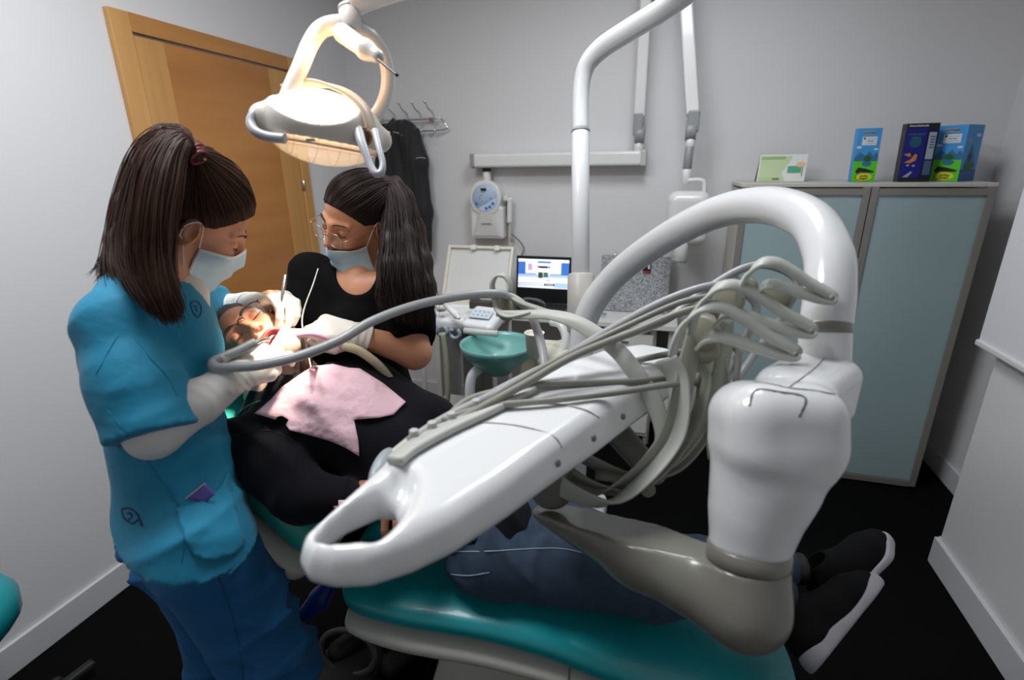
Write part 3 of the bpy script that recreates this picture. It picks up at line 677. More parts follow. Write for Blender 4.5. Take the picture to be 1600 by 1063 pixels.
# ---------------- coat rack and coat ----------------
rk = empty('coat_rack', (-1.5, 3.08, 1.8), 'chrome wire coat rack with five hooks on the back wall', 'coat rack')
chrome = mat('chrome', (.6, .6, .62), .15, metal=1)
zt_, zb_ = 1.838, 1.775
tube('rail_loop', [(-1.33, 3.06, zt_), (-1.70, 3.06, zt_), (-1.82, 3.06, zt_), (-1.845, 3.06, (zt_+zb_)/2), (-1.82, 3.06, zb_), (-1.70, 3.06, zb_), (-1.33, 3.06, zb_), (-1.303, 3.06, (zt_+zb_)/2), (-1.33, 3.06, zt_)], .0045, chrome, rk)
for i in range(6):
    x = -1.375 - i*.085
    bm = bmesh.new(); add_tube(bm, [(x-.03, 3.01, 1.925), (x-.022, 3.03, 1.895), (x, 3.05, 1.865), (x, 3.055, 1.80), (x, 3.05, 1.765), (x, 3.01, 1.735), (x-.002, 2.99, 1.745)], .0035, 5, 7); add_cyl(bm, (x-.03, 3.01, 1.921), (x-.031, 3.008, 1.932), .0085, seg=12)
    bmo('hook', bm, chrome, rk)
boxes('wall_mount', [((-1.40, 3.08, zt_), (.02, .036, .02)), ((-1.75, 3.08, zt_), (.02, .036, .02))], chrome, rk)
s = S(.03)
s.chain([V(-1.62, 3.0, 1.74), V(-1.60, 3.0, 1.42), V(-1.58, 3.0, 1.08)], [.085, .10, .085], flat=((0, 1, 0), .55))
s.chain([V(-1.53, 3.0, 1.74), V(-1.475, 3.0, 1.60), V(-1.46, 3.0, 1.30), V(-1.46, 2.99, 1.08)], [.075, .065, .06, .05], flat=((0, 1, 0), .8))
s.chain([V(-1.64, 3.0, 1.72), V(-1.70, 3.0, 1.55), V(-1.70, 3.0, 1.15)], [.07, .06, .055], flat=((0, 1, 0), .8))
s.ell(V(-1.57, 3.0, 1.76), (.09, .06, .06)); s.plane((0, 0, 1.04), (0, 0, -1), .01); s.plane((0, 3.085, 0), (0, 1, 0))
s.add(lambda p: fold(p*V(1, 1, .25), [((1, .3, 0), .07), ((1, -.5, 0), .045)], .010, 1.0), op='d')
jk = sdf_obj('jacket', s, (-1.82, 2.88, .98), (-1.34, 3.1, 1.88), .007, mat('jacket_black', (.008, .008, .010), .75, sheen=.1, bump=(300, .2, .001)))
tag(jk, 'black jacket hanging from the coat rack on the back wall', 'jacket')
tube('reflective_piping', [(-1.46, 2.945, 1.615), (-1.425, 2.947, 1.62), (-1.40, 2.96, 1.615)], .002, lgrey, jk)
tube('reflective_piping', [(-1.60, 2.935, 1.765), (-1.56, 2.93, 1.76), (-1.52, 2.935, 1.74), (-1.51, 2.94, 1.72)], .002, lgrey, jk)
# ---------------- dental chair ----------------
teal = mat('teal_upholstery', hx('13949c'), .34, spec=.5, coat=.12, bump=(500, .08, .0005))
tealg = mat('teal_backrest', hx('2aa79c'), .36, spec=.5, coat=.12)
shell = mat('chair_shell', hx('c9c8c0'), .3, coat=.3); gloss = mat('gloss_white', hx('e2e3e4'), .22, coat=.6); glossg = mat('gloss_beige', hx('7f7d74'), .28, coat=.3); gloss_l = mat('lamp_white', hx('cfccc7'), .3, coat=.3)
ch = empty('dental_chair', (-.45, 1.02, 0), 'reclined teal dental chair with off-white shell carrying the patient', 'dental chair')
AX = nrm((math.cos(math.radians(10)), math.sin(math.radians(10)), 0)); AY = V(-AX[1], AX[0], 0); CO = V(-.66, 1.04, 0) - AX*.045
def cw(u, v, z): return CO + AX*u + AY*v + V(0, 0, z)
def loftpad(name, spine, m, parent, n=8, K=36, p=3.2):
    """padded slab: spine of (u, z_top, half_width, thickness, v_shift)"""
    sp = np.array(catmull([np.array(q, float) for q in spine], n)); rings = []; vs = []; fs = []
    for i, (u, z, hw, th, vs_) in enumerate(sp):
        t = sp[min(i+1, len(sp)-1)] - sp[max(i-1, 0)]; d = nrm((t[0], t[1])); nn = V(-d[1], d[0])  # normal in u-z plane
        for a in np.linspace(0, 2*PI, K, endpoint=False):
            c, s_ = math.cos(a), math.sin(a)
            x = math.copysign(abs(c)**(2/p), c)*hw + vs_; y = math.copysign(abs(s_)**(2/p), s_)*th/2 - th/2
            vs.append(cw(u + nn[0]*y, x, z + nn[1]*y))
    R_ = len(sp)
    for i in range(R_-1):
        for j in range(K): fs.append((i*K+j, i*K+(j+1) % K, (i+1)*K+(j+1) % K, (i+1)*K+j))
    vs.append(np.mean(vs[:K], 0)); vs.append(np.mean(vs[(R_-1)*K:R_*K], 0)); a, b = R_*K, R_*K+1
    for j in range(K): fs.append((a, (j+1) % K, j)); fs.append((b, (R_-1)*K+j, (R_-1)*K+(j+1) % K))
    bm = bmesh.new(); me = bpy.data.meshes.new(name); me.from_pydata([tuple(v) for v in vs], [], fs); bm.from_mesh(me)
    for f in bm.faces: f.smooth = True
    return bmo(name, bm, m, parent)
E0 = .02
seat = [(-.02, .630, .10, .02, -.02), (-.01, .640, .19, .05, -.03), (.03, .648, .235, .075, -.03), (.15, .648, .25, .085, -.04), (.35, .648, .255, .085, -.055), (.50, .630, .25, .085, -.075), (.62, .592, .245, .08, -.09), (.80, .520, .235, .075, -.095), (.95, .455, .21, .07, -.085), (1.03, .42, .17, .06, -.08), (1.07, .40, .11, .035, -.08), (1.08, .395, .05, .01, -.08)]
loftpad('seat', seat, teal, ch)
sh1 = [(.0, .565, .20, .03, -.03), (.02, .572, .24, .055, -.03), (.15, .568, .256, .07, -.04), (.35, .567, .260, .07, -.055), (.50, .549, .256, .06, -.075), (.535, .541, .254, .055, -.08)]
loftpad('seat_shell', sh1, shell, ch)
sh2 = [(.541, .540, .254, .055, -.08), (.62, .514, .251, .05, -.09), (.80, .445, .241, .045, -.095), (.95, .383, .215, .04, -.085), (1.03, .355, .17, .035, -.08), (1.06, .345, .10, .02, -.08)]
loftpad('leg_rest_shell', sh2, shell, ch)
back = [(-.02, .70, .10, .02, .0), (-.035, .715, .19, .05, 0), (-.06, .745, .25, .085, -.01), (-.12, .83, .268, .095, -.015), (-.20, .92, .262, .09, -.01), (-.28, 1.00, .22, .07, 0), (-.33, 1.035, .15, .05, 0), (-.345, 1.045, .08, .02, 0)]
loftpad('backrest', [(a-.02, b-.02, c, d, e) for a, b, c, d, e in back], tealg, ch)
loftpad('backrest_shell', [(a-.035-.02, b-.055-.02, c+.015, d*.7, e) for a, b, c, d, e in back], shell, ch)
hd = [(-.325, 1.055, .05, .02, -.08), (-.34, 1.065, .09, .04, -.08), (-.40, 1.10, .11, .05, -.08), (-.46, 1.125, .105, .05, -.08), (-.49, 1.135, .07, .03, -.08)]
loftpad('headrest', hd, tealg, ch)
beam('headrest_stem', cw(-.30, -.04, .975), cw(-.40, -.08, 1.035), .05, .02, stl, ch)
s = S(.04); s.box(cw(.34, 0, .50), (.22, .16, .06), .05, R=[AX, AY, V(0, 0, 1)]); s.cone(cw(.20, -.08, .46), cw(.42, -.08, .47), .10, .10)
sdf_obj('under_housing', s, cw(.0, -.1, .30) - .25, cw(.7, .1, .6) + .25, .012, shell, ch)
s = S(.05); s.box(cw(.62, 0, .30), (.30, .12, .07), .03, R=[nrm(AX*.93 + V(0, 0, -.30)), AY, nrm(AX*.30 + V(0, 0, .93))]); s.box(cw(.55, 0, .06), (.42, .17, .06), .04, R=[AX, AY, V(0, 0, 1)])
sdf_obj('base', s, cw(.1, 0, -.02) - V(.3, .3, 0), cw(1.05, 0, .55) + V(.3, .3, 0), .014, shell, ch)
tube('grip_stem', [cw(.05, -.12, .60), cw(.0, -.10, .60), at(519, 906, 1.30)], .008, whitep, ch)
s = S(.01); s.chain([at(520, 905, 1.30), at(500, 935, 1.30), at(482, 955, 1.30)], [.018, .026, .022]); sdf_obj('blue_grip', s, at(500, 935, 1.3)-.1, at(500, 935, 1.3)+.1, .004, mat('blue_rubber', hx('16328c'), .4), ch)
# foot control on the floor
fp = empty('foot_control', (-.88, 1.03, 0), 'dark foot pedal with a round hoop on the floor beside the chair', 'foot pedal')
lathe('pedal_base', (-.88, 1.05, .0), (0, 0, 1), [(0, 0), (.11, 0), (.115, .02), (.09, .035), (0, .04)], blackm, fp)
tube('hoop', [V(-.88+.10*math.cos(a), 1.05+.03*math.sin(a), .08+.055*math.sin(a)) for a in np.linspace(0, 2*PI, 13)], .010, mat('hoop_grey', hx('4b4c48'), .4), fp)
tube('pedal_lead', [(-.80, 1.10, .02), (-.7, 1.2, .012), (-.5, 1.3, .012), (-.35, 1.35, .012)], .006, mat('hoop_grey', hx('4b4c48'), .4), fp)
# operator stool at the left edge
st = empty('stool', (-1.70, .52, 0), 'round teal swivel stool cut off by the left edge of the photo', 'stool')
lathe('stool_seat', (-1.70, .52, .43), (0, 0, 1), [(0, 0), (.17, 0), (.185, .02), (.188, .06), (.17, .095), (.12, .108), (0, .112)], teal, st)
cyl('stool_column', (-1.70, .52, .05), (-1.70, .52, .43), .025, chrome, st)
for i in range(5):
    a = i*2*PI/5+.5; beam('stool_foot', V(-1.70, .52, .06), V(-1.64+.22*math.cos(a), .60+.22*math.sin(a), .045), .03, .025, blackm, st)
    c = V(-1.70+.22*math.cos(a), .52+.22*math.sin(a), .022); cyl('caster', c - V(.01, 0, 0), c + V(.01, 0, 0), .022, blackm, st)

# ---------------- dental unit: column, arch, swing arm, tray ----------------
un = empty('dental_unit', (-.25, 1.64, 0), 'white dental delivery unit with big arch, swing arm, tray and instrument hoses', 'dental unit')
arch = [at(1287, 590, .90), at(1289, 520, .90), at(1296, 455, .905), at(1293, 395, .94), at(1262, 343, 1.02), at(1195, 321, 1.16), at(1115, 334, 1.33), at(1030, 378, 1.50), at(960, 432, 1.64), at(918, 492, 1.72), at(906, 560, 1.75), at(905, 640, 1.75), V(-.25, 1.63, .55), V(-.25, 1.63, .25)]
tube('arch', arch, [.0415]*len(arch), gloss, un, n=10, seg=28)
cyl('arch_collar', at(1288, 521, .90), at(1289, 503, .90), .0435, glossg, un)
s = S(.03); s.box((-.27, 1.66, .15), (.13, .17, .15), .03); s.cone((-.25, 1.63, .25), (-.25, 1.63, .42), .07, .05)
sdf_obj('floor_housing', s, (-.45, 1.4, -.02), (-.1, 1.9, .5), .012, gloss, un)
# beam from arch foot towards the elbow, and the elbow column
e_top, e_mid, e_low = at(1212, 655, .79), at(1188, 760, .80), at(1170, 850, .80)
af = at(1288, 590, .90)
bd = nrm(at(1225, 640, .80) - at(1290, 595, .92)); bx_, by_, bz_ = axes_from(bd, (0, 0, 1))
s = S(.03)
s.box((at(1232, 640, .80) + at(1284, 600, .92))/2, (.090, .060, .058), .030, R=[bx_, by_, bz_])
ex, ey, ez = axes_from(RR*1.0 + FF*0, nrm(at(1210, 640, .79) - at(1208, 700, .79)))
s.box(at(1211, 672, .785), (.090, .078, .074), .055, R=[ex, ey, ez], k=.02)
s.chain([at(1206, 715, .79), at(1192, 758, .795), at(1179, 800, .797), at(1171, 852, .80)], [.084, .074, .062, .0600], k=.02)
s.plane(at(1169, 856, .80), nrm(at(1170, 880, .80) - at(1175, 800, .80)), .004)
elb = s
eo = sdf_obj('elbow_housing', s, at(1210, 700, .8)-.28, at(1240, 650, .85)+.24, .004, gloss, un)
polyline_on('hatch_seam', elb, [(1171, 634), (1181, 610), (1220, 613), (1258, 622), (1249, 652)], .0013, mat('seam_dark', hx('1e2024'), .5), eo, n=8)
polyline_on('housing_seam', elb, [(1292, 556), (1270, 578), (1240, 600), (1232, 606)], .0011, mat('seam_grey', hx('8f9094'), .5), eo, n=6)
polyline_on('housing_seam', elb, [(1178, 596), (1205, 600), (1232, 606), (1270, 610), (1304, 616)], .0010, mat('seam_grey', hx('8f9094'), .5), eo, n=6)
cyl('elbow_collar', at(1170, 853, .80), at(1168, 880, .80), .0615, glossg, un)
s = S(.035)
el_b = at(1162, 945, .80)
s.cone(at(1168, 878, .80), el_b, .0610, .0615, k=.01); s.chain([el_b, at(1000, 856, .91), at(870, 786, 1.02)], [.0615, .063, .052], k=.03)
s.plane(at(1168, 878, .80), nrm(at(1170, 800, .80) - at(1168, 880, .80)), .003)
sdf_obj('lower_arm', s, np.minimum(el_b, at(860, 760, 1.02))-.11, np.maximum(at(1168, 870, .80), at(860, 760, 1.02))+.11, .005, glossg, un)
bm = bmesh.new(); add_lathe(bm, at(1163, 975, .80)*0 + at(1166, 915, .80), nrm(el_b - at(1168, 878, .80)), [(.0618, -.0008), (.0625, 0), (.0618, .0008)], 40)
bmo('seam', bm, mat('seam', hx('6f6e68'), .5), un)
s = S(.02); s.cone(at(862, 760, 1.02), at(862, 760, 1.02) + V(0, 0, .09), .045, .045)
s.chain([at(1020, 740, .98), at(960, 670, 1.05)], [.026, .030], flat=((0, 0, 1), .8))
sdf_obj('tray_support', s, at(880, 740, 1.0)-V(.12, .15, .12), at(1010, 700, 1.0)+V(.1, .15, .15), .006, mat('support_grey', hx('77776f'), .4), un)
cyl('support_knob', at(1012, 765, .965), at(1012, 765, .935), .014, mat('support_grey', hx('77776f'), .4), un)

# tray head
ZT = 1.13
ol = [(470, 868), (482, 888), (520, 896), (575, 893), (640, 872), (710, 838), (790, 785), (860, 733), (930, 684), (985, 643), (1030, 612), (1062, 588), (1056, 568), (1000, 558), (940, 566), (870, 592), (760, 640), (660, 690), (612, 722), (590, 748), (562, 772), (530, 800), (492, 832), (474, 850)]
OL = np.array([atZ(x, y, ZT)[:2] for x, y in ol])
hl = [(500, 858), (512, 838), (545, 815), (590, 795), (612, 796), (614, 812), (600, 838), (583, 858), (550, 866), (520, 866)]
HL = np.array([atZ(x, y, ZT)[:2] for x, y in hl])
tdir = nrm(np.append(OL[11] - OL[0], 0))
def trayf(p):
    s_ = (p[:, :2] - OL[0]) @ tdir[:2]
    hz_ = .026 + .012*np.clip(s_/.5, 0, 1)      # half thickness grows to the rear
    zc = ZT + .004*np.clip(s_/.5, 0, 1)
    r = .022
    d2 = poly2(p[:, :2], OL) + r + .010*np.clip((p[:, 2]-zc)/.03, -1, 1)
    dz = np.abs(p[:, 2] - zc) - hz_ + r
    d = np.minimum(np.maximum(d2, dz), 0) + np.sqrt(np.maximum(d2, 0)**2 + np.maximum(dz, 0)**2) - r
    h2 = -(poly2(p[:, :2], HL) - .004 - .16*np.maximum(p[:, 2] - ZT + .01, 0)*0)
    k = .016; hh = np.maximum(k - np.abs(d - h2), 0)/k
    d = np.maximum(d, h2) + hh*hh*k/4
    # finger recess sloping into the handle
    q = (p - RC) @ np.array(RA).T; k0 = np.sqrt(((q/RRd)**2).sum(1)); k1 = np.sqrt(((q/RRd**2)**2).sum(1)) + 1e-9
    e = -(k0*(k0-1)/k1); hh = np.maximum(k - np.abs(d - e), 0)/k
    return np.maximum(d, e) + hh*hh*k/4
RC = atZ(606, 765, ZT+.045); _x = nrm(atZ(620, 735, ZT) - atZ(560, 845, ZT)); RA = [_x, np.cross(V(0, 0, 1), _x), V(0, 0, 1)]; RRd = V(.075, .028, .045)
trm = gloss
mn, mx = OL.min(0), OL.max(0)
sdf_obj('tray_head', trayf, (mn[0]-.03, mn[1]-.03, ZT-.06), (mx[0]+.03, mx[1]+.03, ZT+.07), .004, trm, un)
s = S(.01); s.ell(atZ(597, 732, ZT-.006), V(.050, .013, .022), R=RA); sdf_obj('side_pocket', s, atZ(597, 732, ZT)-.07, atZ(597, 732, ZT)+.07, .003, mat('pocket_grey', hx('98a1a4'), .35, coat=.2), un)
# side screws along the near flank
kn = mat('knob_grey', hx('73736f'), .45)
def on_flank(px, py):
    d = .45
    while d < 1.4 and trayf(np.array([at(px, py, d)]))[0] > .0005: d += .002
    return at(px, py, d), d
for (px, py) in [(871, 724), (927, 685), (973, 651), (1013, 621)]:
    p, d = on_flank(px, py); g = np.array([trayf(np.array([p + V(*[.003 if j == i else 0 for j in range(3)])]))[0] - trayf(np.array([p - V(*[.003 if j == i else 0 for j in range(3)])]))[0] for i in range(3)]); g = nrm(g)
    bm = bmesh.new(); add_cyl(bm, p - g*.004, p + g*.003, .0068, .0058, 16); bmo('screw_cap', bm, kn, un)
# grooves on the tray top (raised thin ribs)
def ontop(px, py):
    d = .4
    while d < 1.5 and trayf(np.array([at(px, py, d)]))[0] > .0008: d += .0015
    return at(px, py, d)
groove = mat('groove', hx('a9a9a4'), .5)
for L_ in ([(690, 672), (735, 661), (790, 663), (835, 671), (866, 683), (878, 700)], [(745, 642), (800, 634), (870, 632), (912, 640), (936, 653)]):
    tube('groove', [ontop(*q) for q in L_], .0016, groove, un, seg=6)
# instrument holder bar along the far edge
hb = [ontop(x, y) for x, y in [(617, 728), (645, 706), (700, 676), (760, 648), (830, 612)]]
strap('holder_bar', [p + V(0, 0, .007) for p in hb], (.83, -.5, .1), .030, .012, lgrey, un)
for (x, y) in [(648, 684), (676, 671), (706, 656), (744, 635)]:
    p = ontop(x, y+6); s = S(.003); d_ = nrm(hb[3]-hb[1])
    bm = bmesh.new(); add_cyl(bm, p + V(0, 0, .004), p + V(0, 0, .020), .008, .007); bmo('holder_stud', bm, [lgrey, greyp][0], un)
# instruments lying in the holder with their hoses, balance arms and rollers
hosem = mat('hose_grey', hx('a3a5a6'), .38, coat=.2); hosed = mat('hose_dark', hx('8b8a82'), .42, coat=.15); strapm = mat('balance_strap', hx('b7bab1'), .45); strapd = mat('balance_strap_dark', hx('9a9b8e'), .45); roll = mat('roller', hx('8d8c78'), .5)
H = [
 [(640, 690, .82), (700, 652, .86), (800, 603, .92), (880, 560, .97), (960, 512, 1.0), (1040, 470, 1.02), (1110, 447, 1.03), (1150, 452, 1.03), (1182, 480, 1.04), (1165, 530, 1.05), (1120, 610, 1.02)],
 [(655, 688, .80), (720, 655, .84), (820, 600, .90), (900, 555, .93), (1000, 515, .95), (1060, 490, .96), (1100, 482, .97), (1125, 497, .98), (1115, 540, .985), (1085, 600, .975)],
 [(760, 620, .95), (850, 575, .98), (960, 530, 1.02), (1040, 500, 1.06), (1100, 455, 1.09), (1160, 420, 1.10), (1205, 416, 1.10), (1245, 440, 1.09), (1225, 490, 1.10), (1175, 560, 1.08), (1135, 620, 1.04)],
]
for i, h in enumerate(H):
    tube('instrument_hose', [at(*q) for q in h], .0085 if i != 1 else .0072, [hosem, hosed, hosem][i], un, n=7)
for h, r in [([(700, 652, .86), (740, 622, .90), (840, 602, .94), (980, 597, .97), (1090, 585, .99), (1125, 600, 1.0), (1120, 650, .99)], .0068), ([(690, 658, .85), (760, 636, .87), (860, 626, .88), (960, 614, .905), (1060, 600, .95), (1100, 606, 1.0), (1105, 660, .985)], .006), ([(930, 580, 1.08), (1010, 560, 1.06), (1100, 545, 1.03), (1150, 545, 1.03), (1150, 600, 1.02)], .0065), ([(650, 695, .84), (720, 650, .87), (830, 585, .93), (900, 548, .95), (1000, 500, .99), (1060, 474, 1.0), (1110, 462, 1.01)], .006)]:
    tube('instrument_hose', [at(*q) for q in h], r, hosed, un, n=7)
for (x, y, d, x2, y2) in [(560, 745, .76, 650, 682), (585, 742, .77, 678, 668), (620, 728, .79, 712, 650)]:
    bm = bmesh.new(); a, b = at(x+45, y-30, d+.05), at(x2, y2, d+.10); 
    add_cyl(bm, a, b, .0055, .009, 18); bmo('instrument_handle', bm, lgrey, un)
# resting balance arms: teardrop loops carrying each hose over a roller
def loop(cx, cy, d, sc_=1.0):
    P = [(-48, 58), (-42, 34), (-26, 6), (0, -16), (30, -18), (62, -2), (100, 24), (128, 39), (144, 48), (151, 54), (145, 59), (120, 56), (85, 46), (50, 34), (24, 28), (4, 34), (-12, 50)]
    pts = [at(cx + x*sc_, cy + y*sc_, d + .07*max(0, (y-40)/100)*(x < 60)) for x, y in P]
    return strap('balance_arm_loop', pts, (.50, .78, .42), .024, .0065, strapm, un, n=6)
def roller(px, py, d, r=.030):
    c = at(px, py, d); a = nrm(V(.45, .85, .0)); return cyl('roller', c - a*.008, c + a*.008, r, roll, un)
loop(1098, 498, .835, .98); roller(1098, 520, .94, .032); roller(1100, 545, .95, .028)
loop(1126, 464, .845, .96); roller(1140, 470, 1.01, .028)
loop(1190, 424, .85, .74); roller(1165, 450, 1.10, .024); roller(1215, 458, 1.075, .030)
# broad arms sweeping from the loops down and back under the tray
for pts, w_, mm in [
  ([(1040, 560, .95), (1060, 600, .95), (1055, 680, .94), (1010, 745, .93), (950, 785, .93), (880, 762, .97), (835, 712, 1.04)], .046, strapm),
  ([(1075, 555, .97), (1100, 590, .97), (1085, 660, .96), (1040, 730, .95), (975, 770, .96), (890, 742, .99), (835, 700, 1.05)], .030, strapd),
  ([(1120, 560, 1.0), (1125, 610, 1.0), (1105, 670, .99), (1050, 735, .985), (980, 745, 1.0), (880, 700, 1.0)], .040, strapd)]:
    strap('balance_arm', [at(*q) for q in pts], (.75, -.35, .55), w_, .006, mm, un)
bm_pts = [(1070, 590, .96), (1050, 640, .95), (1065, 560, .96), (1090, 520, .95)]
strap('balance_arm', [at(1092, 510, .95), at(1075, 570, .95), at(1062, 630, .95), at(1040, 690, .95), at(990, 745, .955), at(930, 765, .97), at(870, 730, 1.02)], (.8, .5, .1), .042, .006, strapd, un)
strap('balance_arm', [at(1135, 500, .99), at(1130, 560, .99), at(1110, 625, .985), at(1070, 695, .975), at(1010, 745, .98), at(930, 740, 1.0)], (.8, .5, .1), .034, .006, strapd, un)
# the balance arm swung out towards the dentist, with its loop, roller and hose
AP = [(1000, 735, .96), (1036, 690, .96), (1020, 625, .97), (985, 572, .99), (955, 540, 1.02), (905, 506, 1.06), (860, 492, 1.10), (812, 492, 1.14), (776, 490, 1.17)]
strap('balance_arm', [at(*q) for q in AP], [(.8, .1, .55)]*4 + [(.5, .3, .8), (.2, .5, .85), (.1, .75, .6), (.05, .5, .85), (0, .3, .9)], [.030, .032, .034, .034, .032, .028, .022, .014], .006, strapm, un)
LP = [(830, 487, 1.13), (796, 494, 1.15), (778, 484, 1.17), (772, 462, 1.18), (769, 445, 1.18), (776, 432, 1.18), (788, 431, 1.18), (796, 441, 1.18), (797, 455, 1.18)]
strap('balance_arm_loop', [at(*q) for q in LP], (.2, .97, .1), .020, .0055, strapm, un)
strap('balance_arm_loop', [at(870, 492, 1.10), at(840, 482, 1.13), at(812, 472, 1.16), at(797, 462, 1.18)], (.1, .9, .5), .012, .0055, strapd, un)
roller(790, 480, 1.20, .032)
HS = [at(400, 535, 1.03), at(372, 549, 1.01), at(345, 560, .99), at(333, 567, .98), at(338, 575, .97), at(365, 574, .97), at(410, 570, .98), at(470, 556, 1.0), at(530, 532, 1.02), at(580, 503, 1.05), at(640, 480, 1.09), at(700, 466, 1.13), at(760, 459, 1.16), at(795, 463, 1.18), at(825, 485, 1.17), at(842, 525, 1.15), at(850, 565, 1.12), at(850, 600, 1.09), at(840, 622, 1.05)]
tube('instrument_hose', HS, .0098, hosem, un, n=8, seg=18)

# ---------------- spittoon unit ----------------
sp = empty('spittoon_unit', (-.45, 1.85, 0), 'white spittoon pedestal with a translucent teal glass bowl', 'spittoon')
glassm = mat('teal_glass', hx('77b4ae'), .36, trans=.12, spec=.5, coat=.35)
prof_o = [(.0, -.085), (.035, -.083), (.055, -.07), (.095, -.035), (.128, .0), (.142, .03), (.145, .045)]; prof_i = [(.140, .046), (.136, .03), (.121, .002), (.09, -.030), (.05, -.062), (.0, -.072)]
bc_ = at(778, 553, 1.97)
lathe('bowl', bc_, (0, 0, 1), prof_o + prof_i, glassm, sp, seg=48)
bm = bmesh.new(); add_cyl(bm, bc_ + V(.01, 0, -.068), bc_ + V(.01, 0, -.066), .018); bmo('drain', bm, chrome, sp)
s = S(.02); s.box((-.42, 1.92, .60), (.105, .14, .26), .03); s.box((-.40, 1.90, .845), (.12, .10, .03), .025); s.cone(at(838, 560, 1.95), at(858, 552, 2.0), .035, .035)
s.box((-.33, 1.92, .875), (.06, .09, .012), .012, R=[nrm((.95, 0, .18)), V(0, 1, 0), nrm((-.18, 0, .95))])
s.cone(bc_ + V(0, 0, .10), bc_ + V(0, 0, -.02), .155, .155, op='s', k=.008)
sdf_obj('pedestal', s, (-.62, 1.70, .30), (-.2, 2.12, .93), .006, cream, sp)
box('pedestal_base', (-.42, 1.93, .17), (.19, .26, .34), mat('pedestal_brown', hx('6e625c'), .5), sp, bev=.02)
tube('water_spout', [at(852, 560, 2.0), at(874, 555, 2.0), at(884, 530, 2.0), at(876, 508, 2.02), at(862, 503, 2.05)], .017, whitep, sp)
tube('cup_filler', [at(826, 545, 1.99), at(823, 530, 1.98), at(826, 524, 1.97)], .004, chrome, sp)
cup = lathe('paper_cup', at(835, 558, 1.82), (0, 0, 1), [(0, 0), (.026, 0), (.034, .088), (.0365, .090), (.034, .092), (.031, .088), (.024, .006), (0, .006)], mat('paper_cup', hx('ece6da'), .6))
tag(cup, 'white paper cup standing beside the teal spittoon bowl', 'cup')
# ---------------- assistant console with hose rests ----------------
ac = empty('assistant_console', (-.85, 2.05, 0), 'white assistant console with blue touch panel and hose rests', 'console')
s = S(.015)
s.box((-.88, 2.13, .905), (.16, .13, .028), .02); s.box((-.88, 2.16, .955), (.11, .075, .028), .006, k=.004, op='s'); s.box((-.73, 2.03, .925), (.075, .085, .030), .02, R=[nrm((.96, -.1, .0)), nrm((.1, .93, .25)), nrm((0, -.25, .95))])
sdf_obj('console_body', s, (-1.1, 1.9, .84), (-.6, 2.32, 1.0), .005, gloss, ac)
pc = at(757, 497, 2.12)
nB = nrm(V(.02, -.30, .95)); uB = nrm(V(.05, .95, .30)); xB = np.cross(uB, nB)
pz = V(-.735, 2.01, .962)
box('touch_panel', pz, (.095, .065, .004), mat('panel_pale', hx('c3ccd0'), .3), ac, R=[xB, uB, nB], bev=.001)
bm = bmesh.new()
for i in range(4):
    for j in range(2): add_cyl(bm, pz + xB*(-.03+.02*i) + uB*(-.014+.028*j) + nB*.0015, pz + xB*(-.03+.02*i) + uB*(-.014+.028*j) + nB*.003, .006, seg=10)
bmo('panel_keys', bm, mat('panel_keys', hx('8db0c4'), .35), ac); tag(ac.children[-1], kind=None) if ac.children else None
cyl('front_rail', at(725, 517, 2.05), at(778, 522, 2.02), .013, lgrey, ac)
boxes('support_post', [((-.80, 2.12, .45), (.10, .14, .90), None, .01)], mat('post_dark', hx('4c4a47'), .5), ac)
box('floor_plate', (-.80, 2.12, .02), (.28, .32, .04), blackm, ac, bev=.01)
for (x, y) in [(678, 512), (692, 516), (712, 520)]:
    c = at(x, y, 2.08); bm = bmesh.new(); add_tube(bm, [c + V(.022*math.cos(a), -.01, .020*math.sin(a)) for a in np.linspace(-4.2, 1.0, 10)], .008, 3, 8)
    bmo('hose_rest', bm, mat('rest_blue_grey', hx('8d99a6'), .4), ac)
tube('suction_hose', [at(692, 520, 2.05), at(697, 560, 2.07), at(700, 610, 2.1), at(699, 650, 2.12), at(715, 700, 2.1), at(760, 720, 2.1)], .0105, mat('hose_olive', hx('8b8c78'), .5), ac)
tube('frame_tube', [at(778, 560, 1.98), at(752, 574, 1.97), at(737, 590, 1.96), at(734, 620, 1.96), at(735, 660, 1.98), at(740, 700, 2.0)], .020, gloss, ac)
# red-capped bottle, white scaler, dark box in the console tray
rbx = empty('red_cap_jar', (-.93, 2.10, .93), 'small red-capped bottle standing on the assistant console', 'bottle')
cj = at(689, 470, 2.25); s = S(.003); bm = bmesh.new(); add_lathe(bm, cj - V(0, 0, .045), (0, 0, 1), [(0, 0), (.022, 0), (.024, .03), (0, .034)], 20); bmo('jar', bm, whitep, rbx)
bm = bmesh.new(); add_lathe(bm, cj - V(0, 0, .012), (0, 0, 1), [(0, 0), (.024, 0), (.024, .018), (.016, .026), (0, .028)], 20); bmo('red_cap', bm, mat('cap_red', hx('c42a22'), .35), rbx)
tg = empty('torch', at(705, 485, 2.12), 'white pen-shaped torch lying in the console tray', 'dental tool')
bm = bmesh.new(); a, b = at(696, 476, 2.2), at(714, 494, 2.10); add_cyl(bm, a, b, .012, .014); add_cyl(bm, b, b + (b-a)*.2, .012, .006); bmo('torch_body', bm, whitep, tg)
bm = bmesh.new(); add_cyl(bm, a - (b-a)*.12, a, .009, .011); bmo('torch_tip', bm, black, tg)
dbx = empty('small_box', at(750, 478, 2.35), 'small dark open box behind the console panel', 'box'); 
cdb = V(-.86, 2.28, .955)
box('box_base', at(752, 476, 2.34), (.10, .05, .035), mat('brown_box', hx('3d362f'), .5), dbx, bev=.003); box('box_lid', at(742, 472, 2.33), (.05, .006, .06), mat('box_grey', hx('55575a'), .4), dbx, bev=.002)
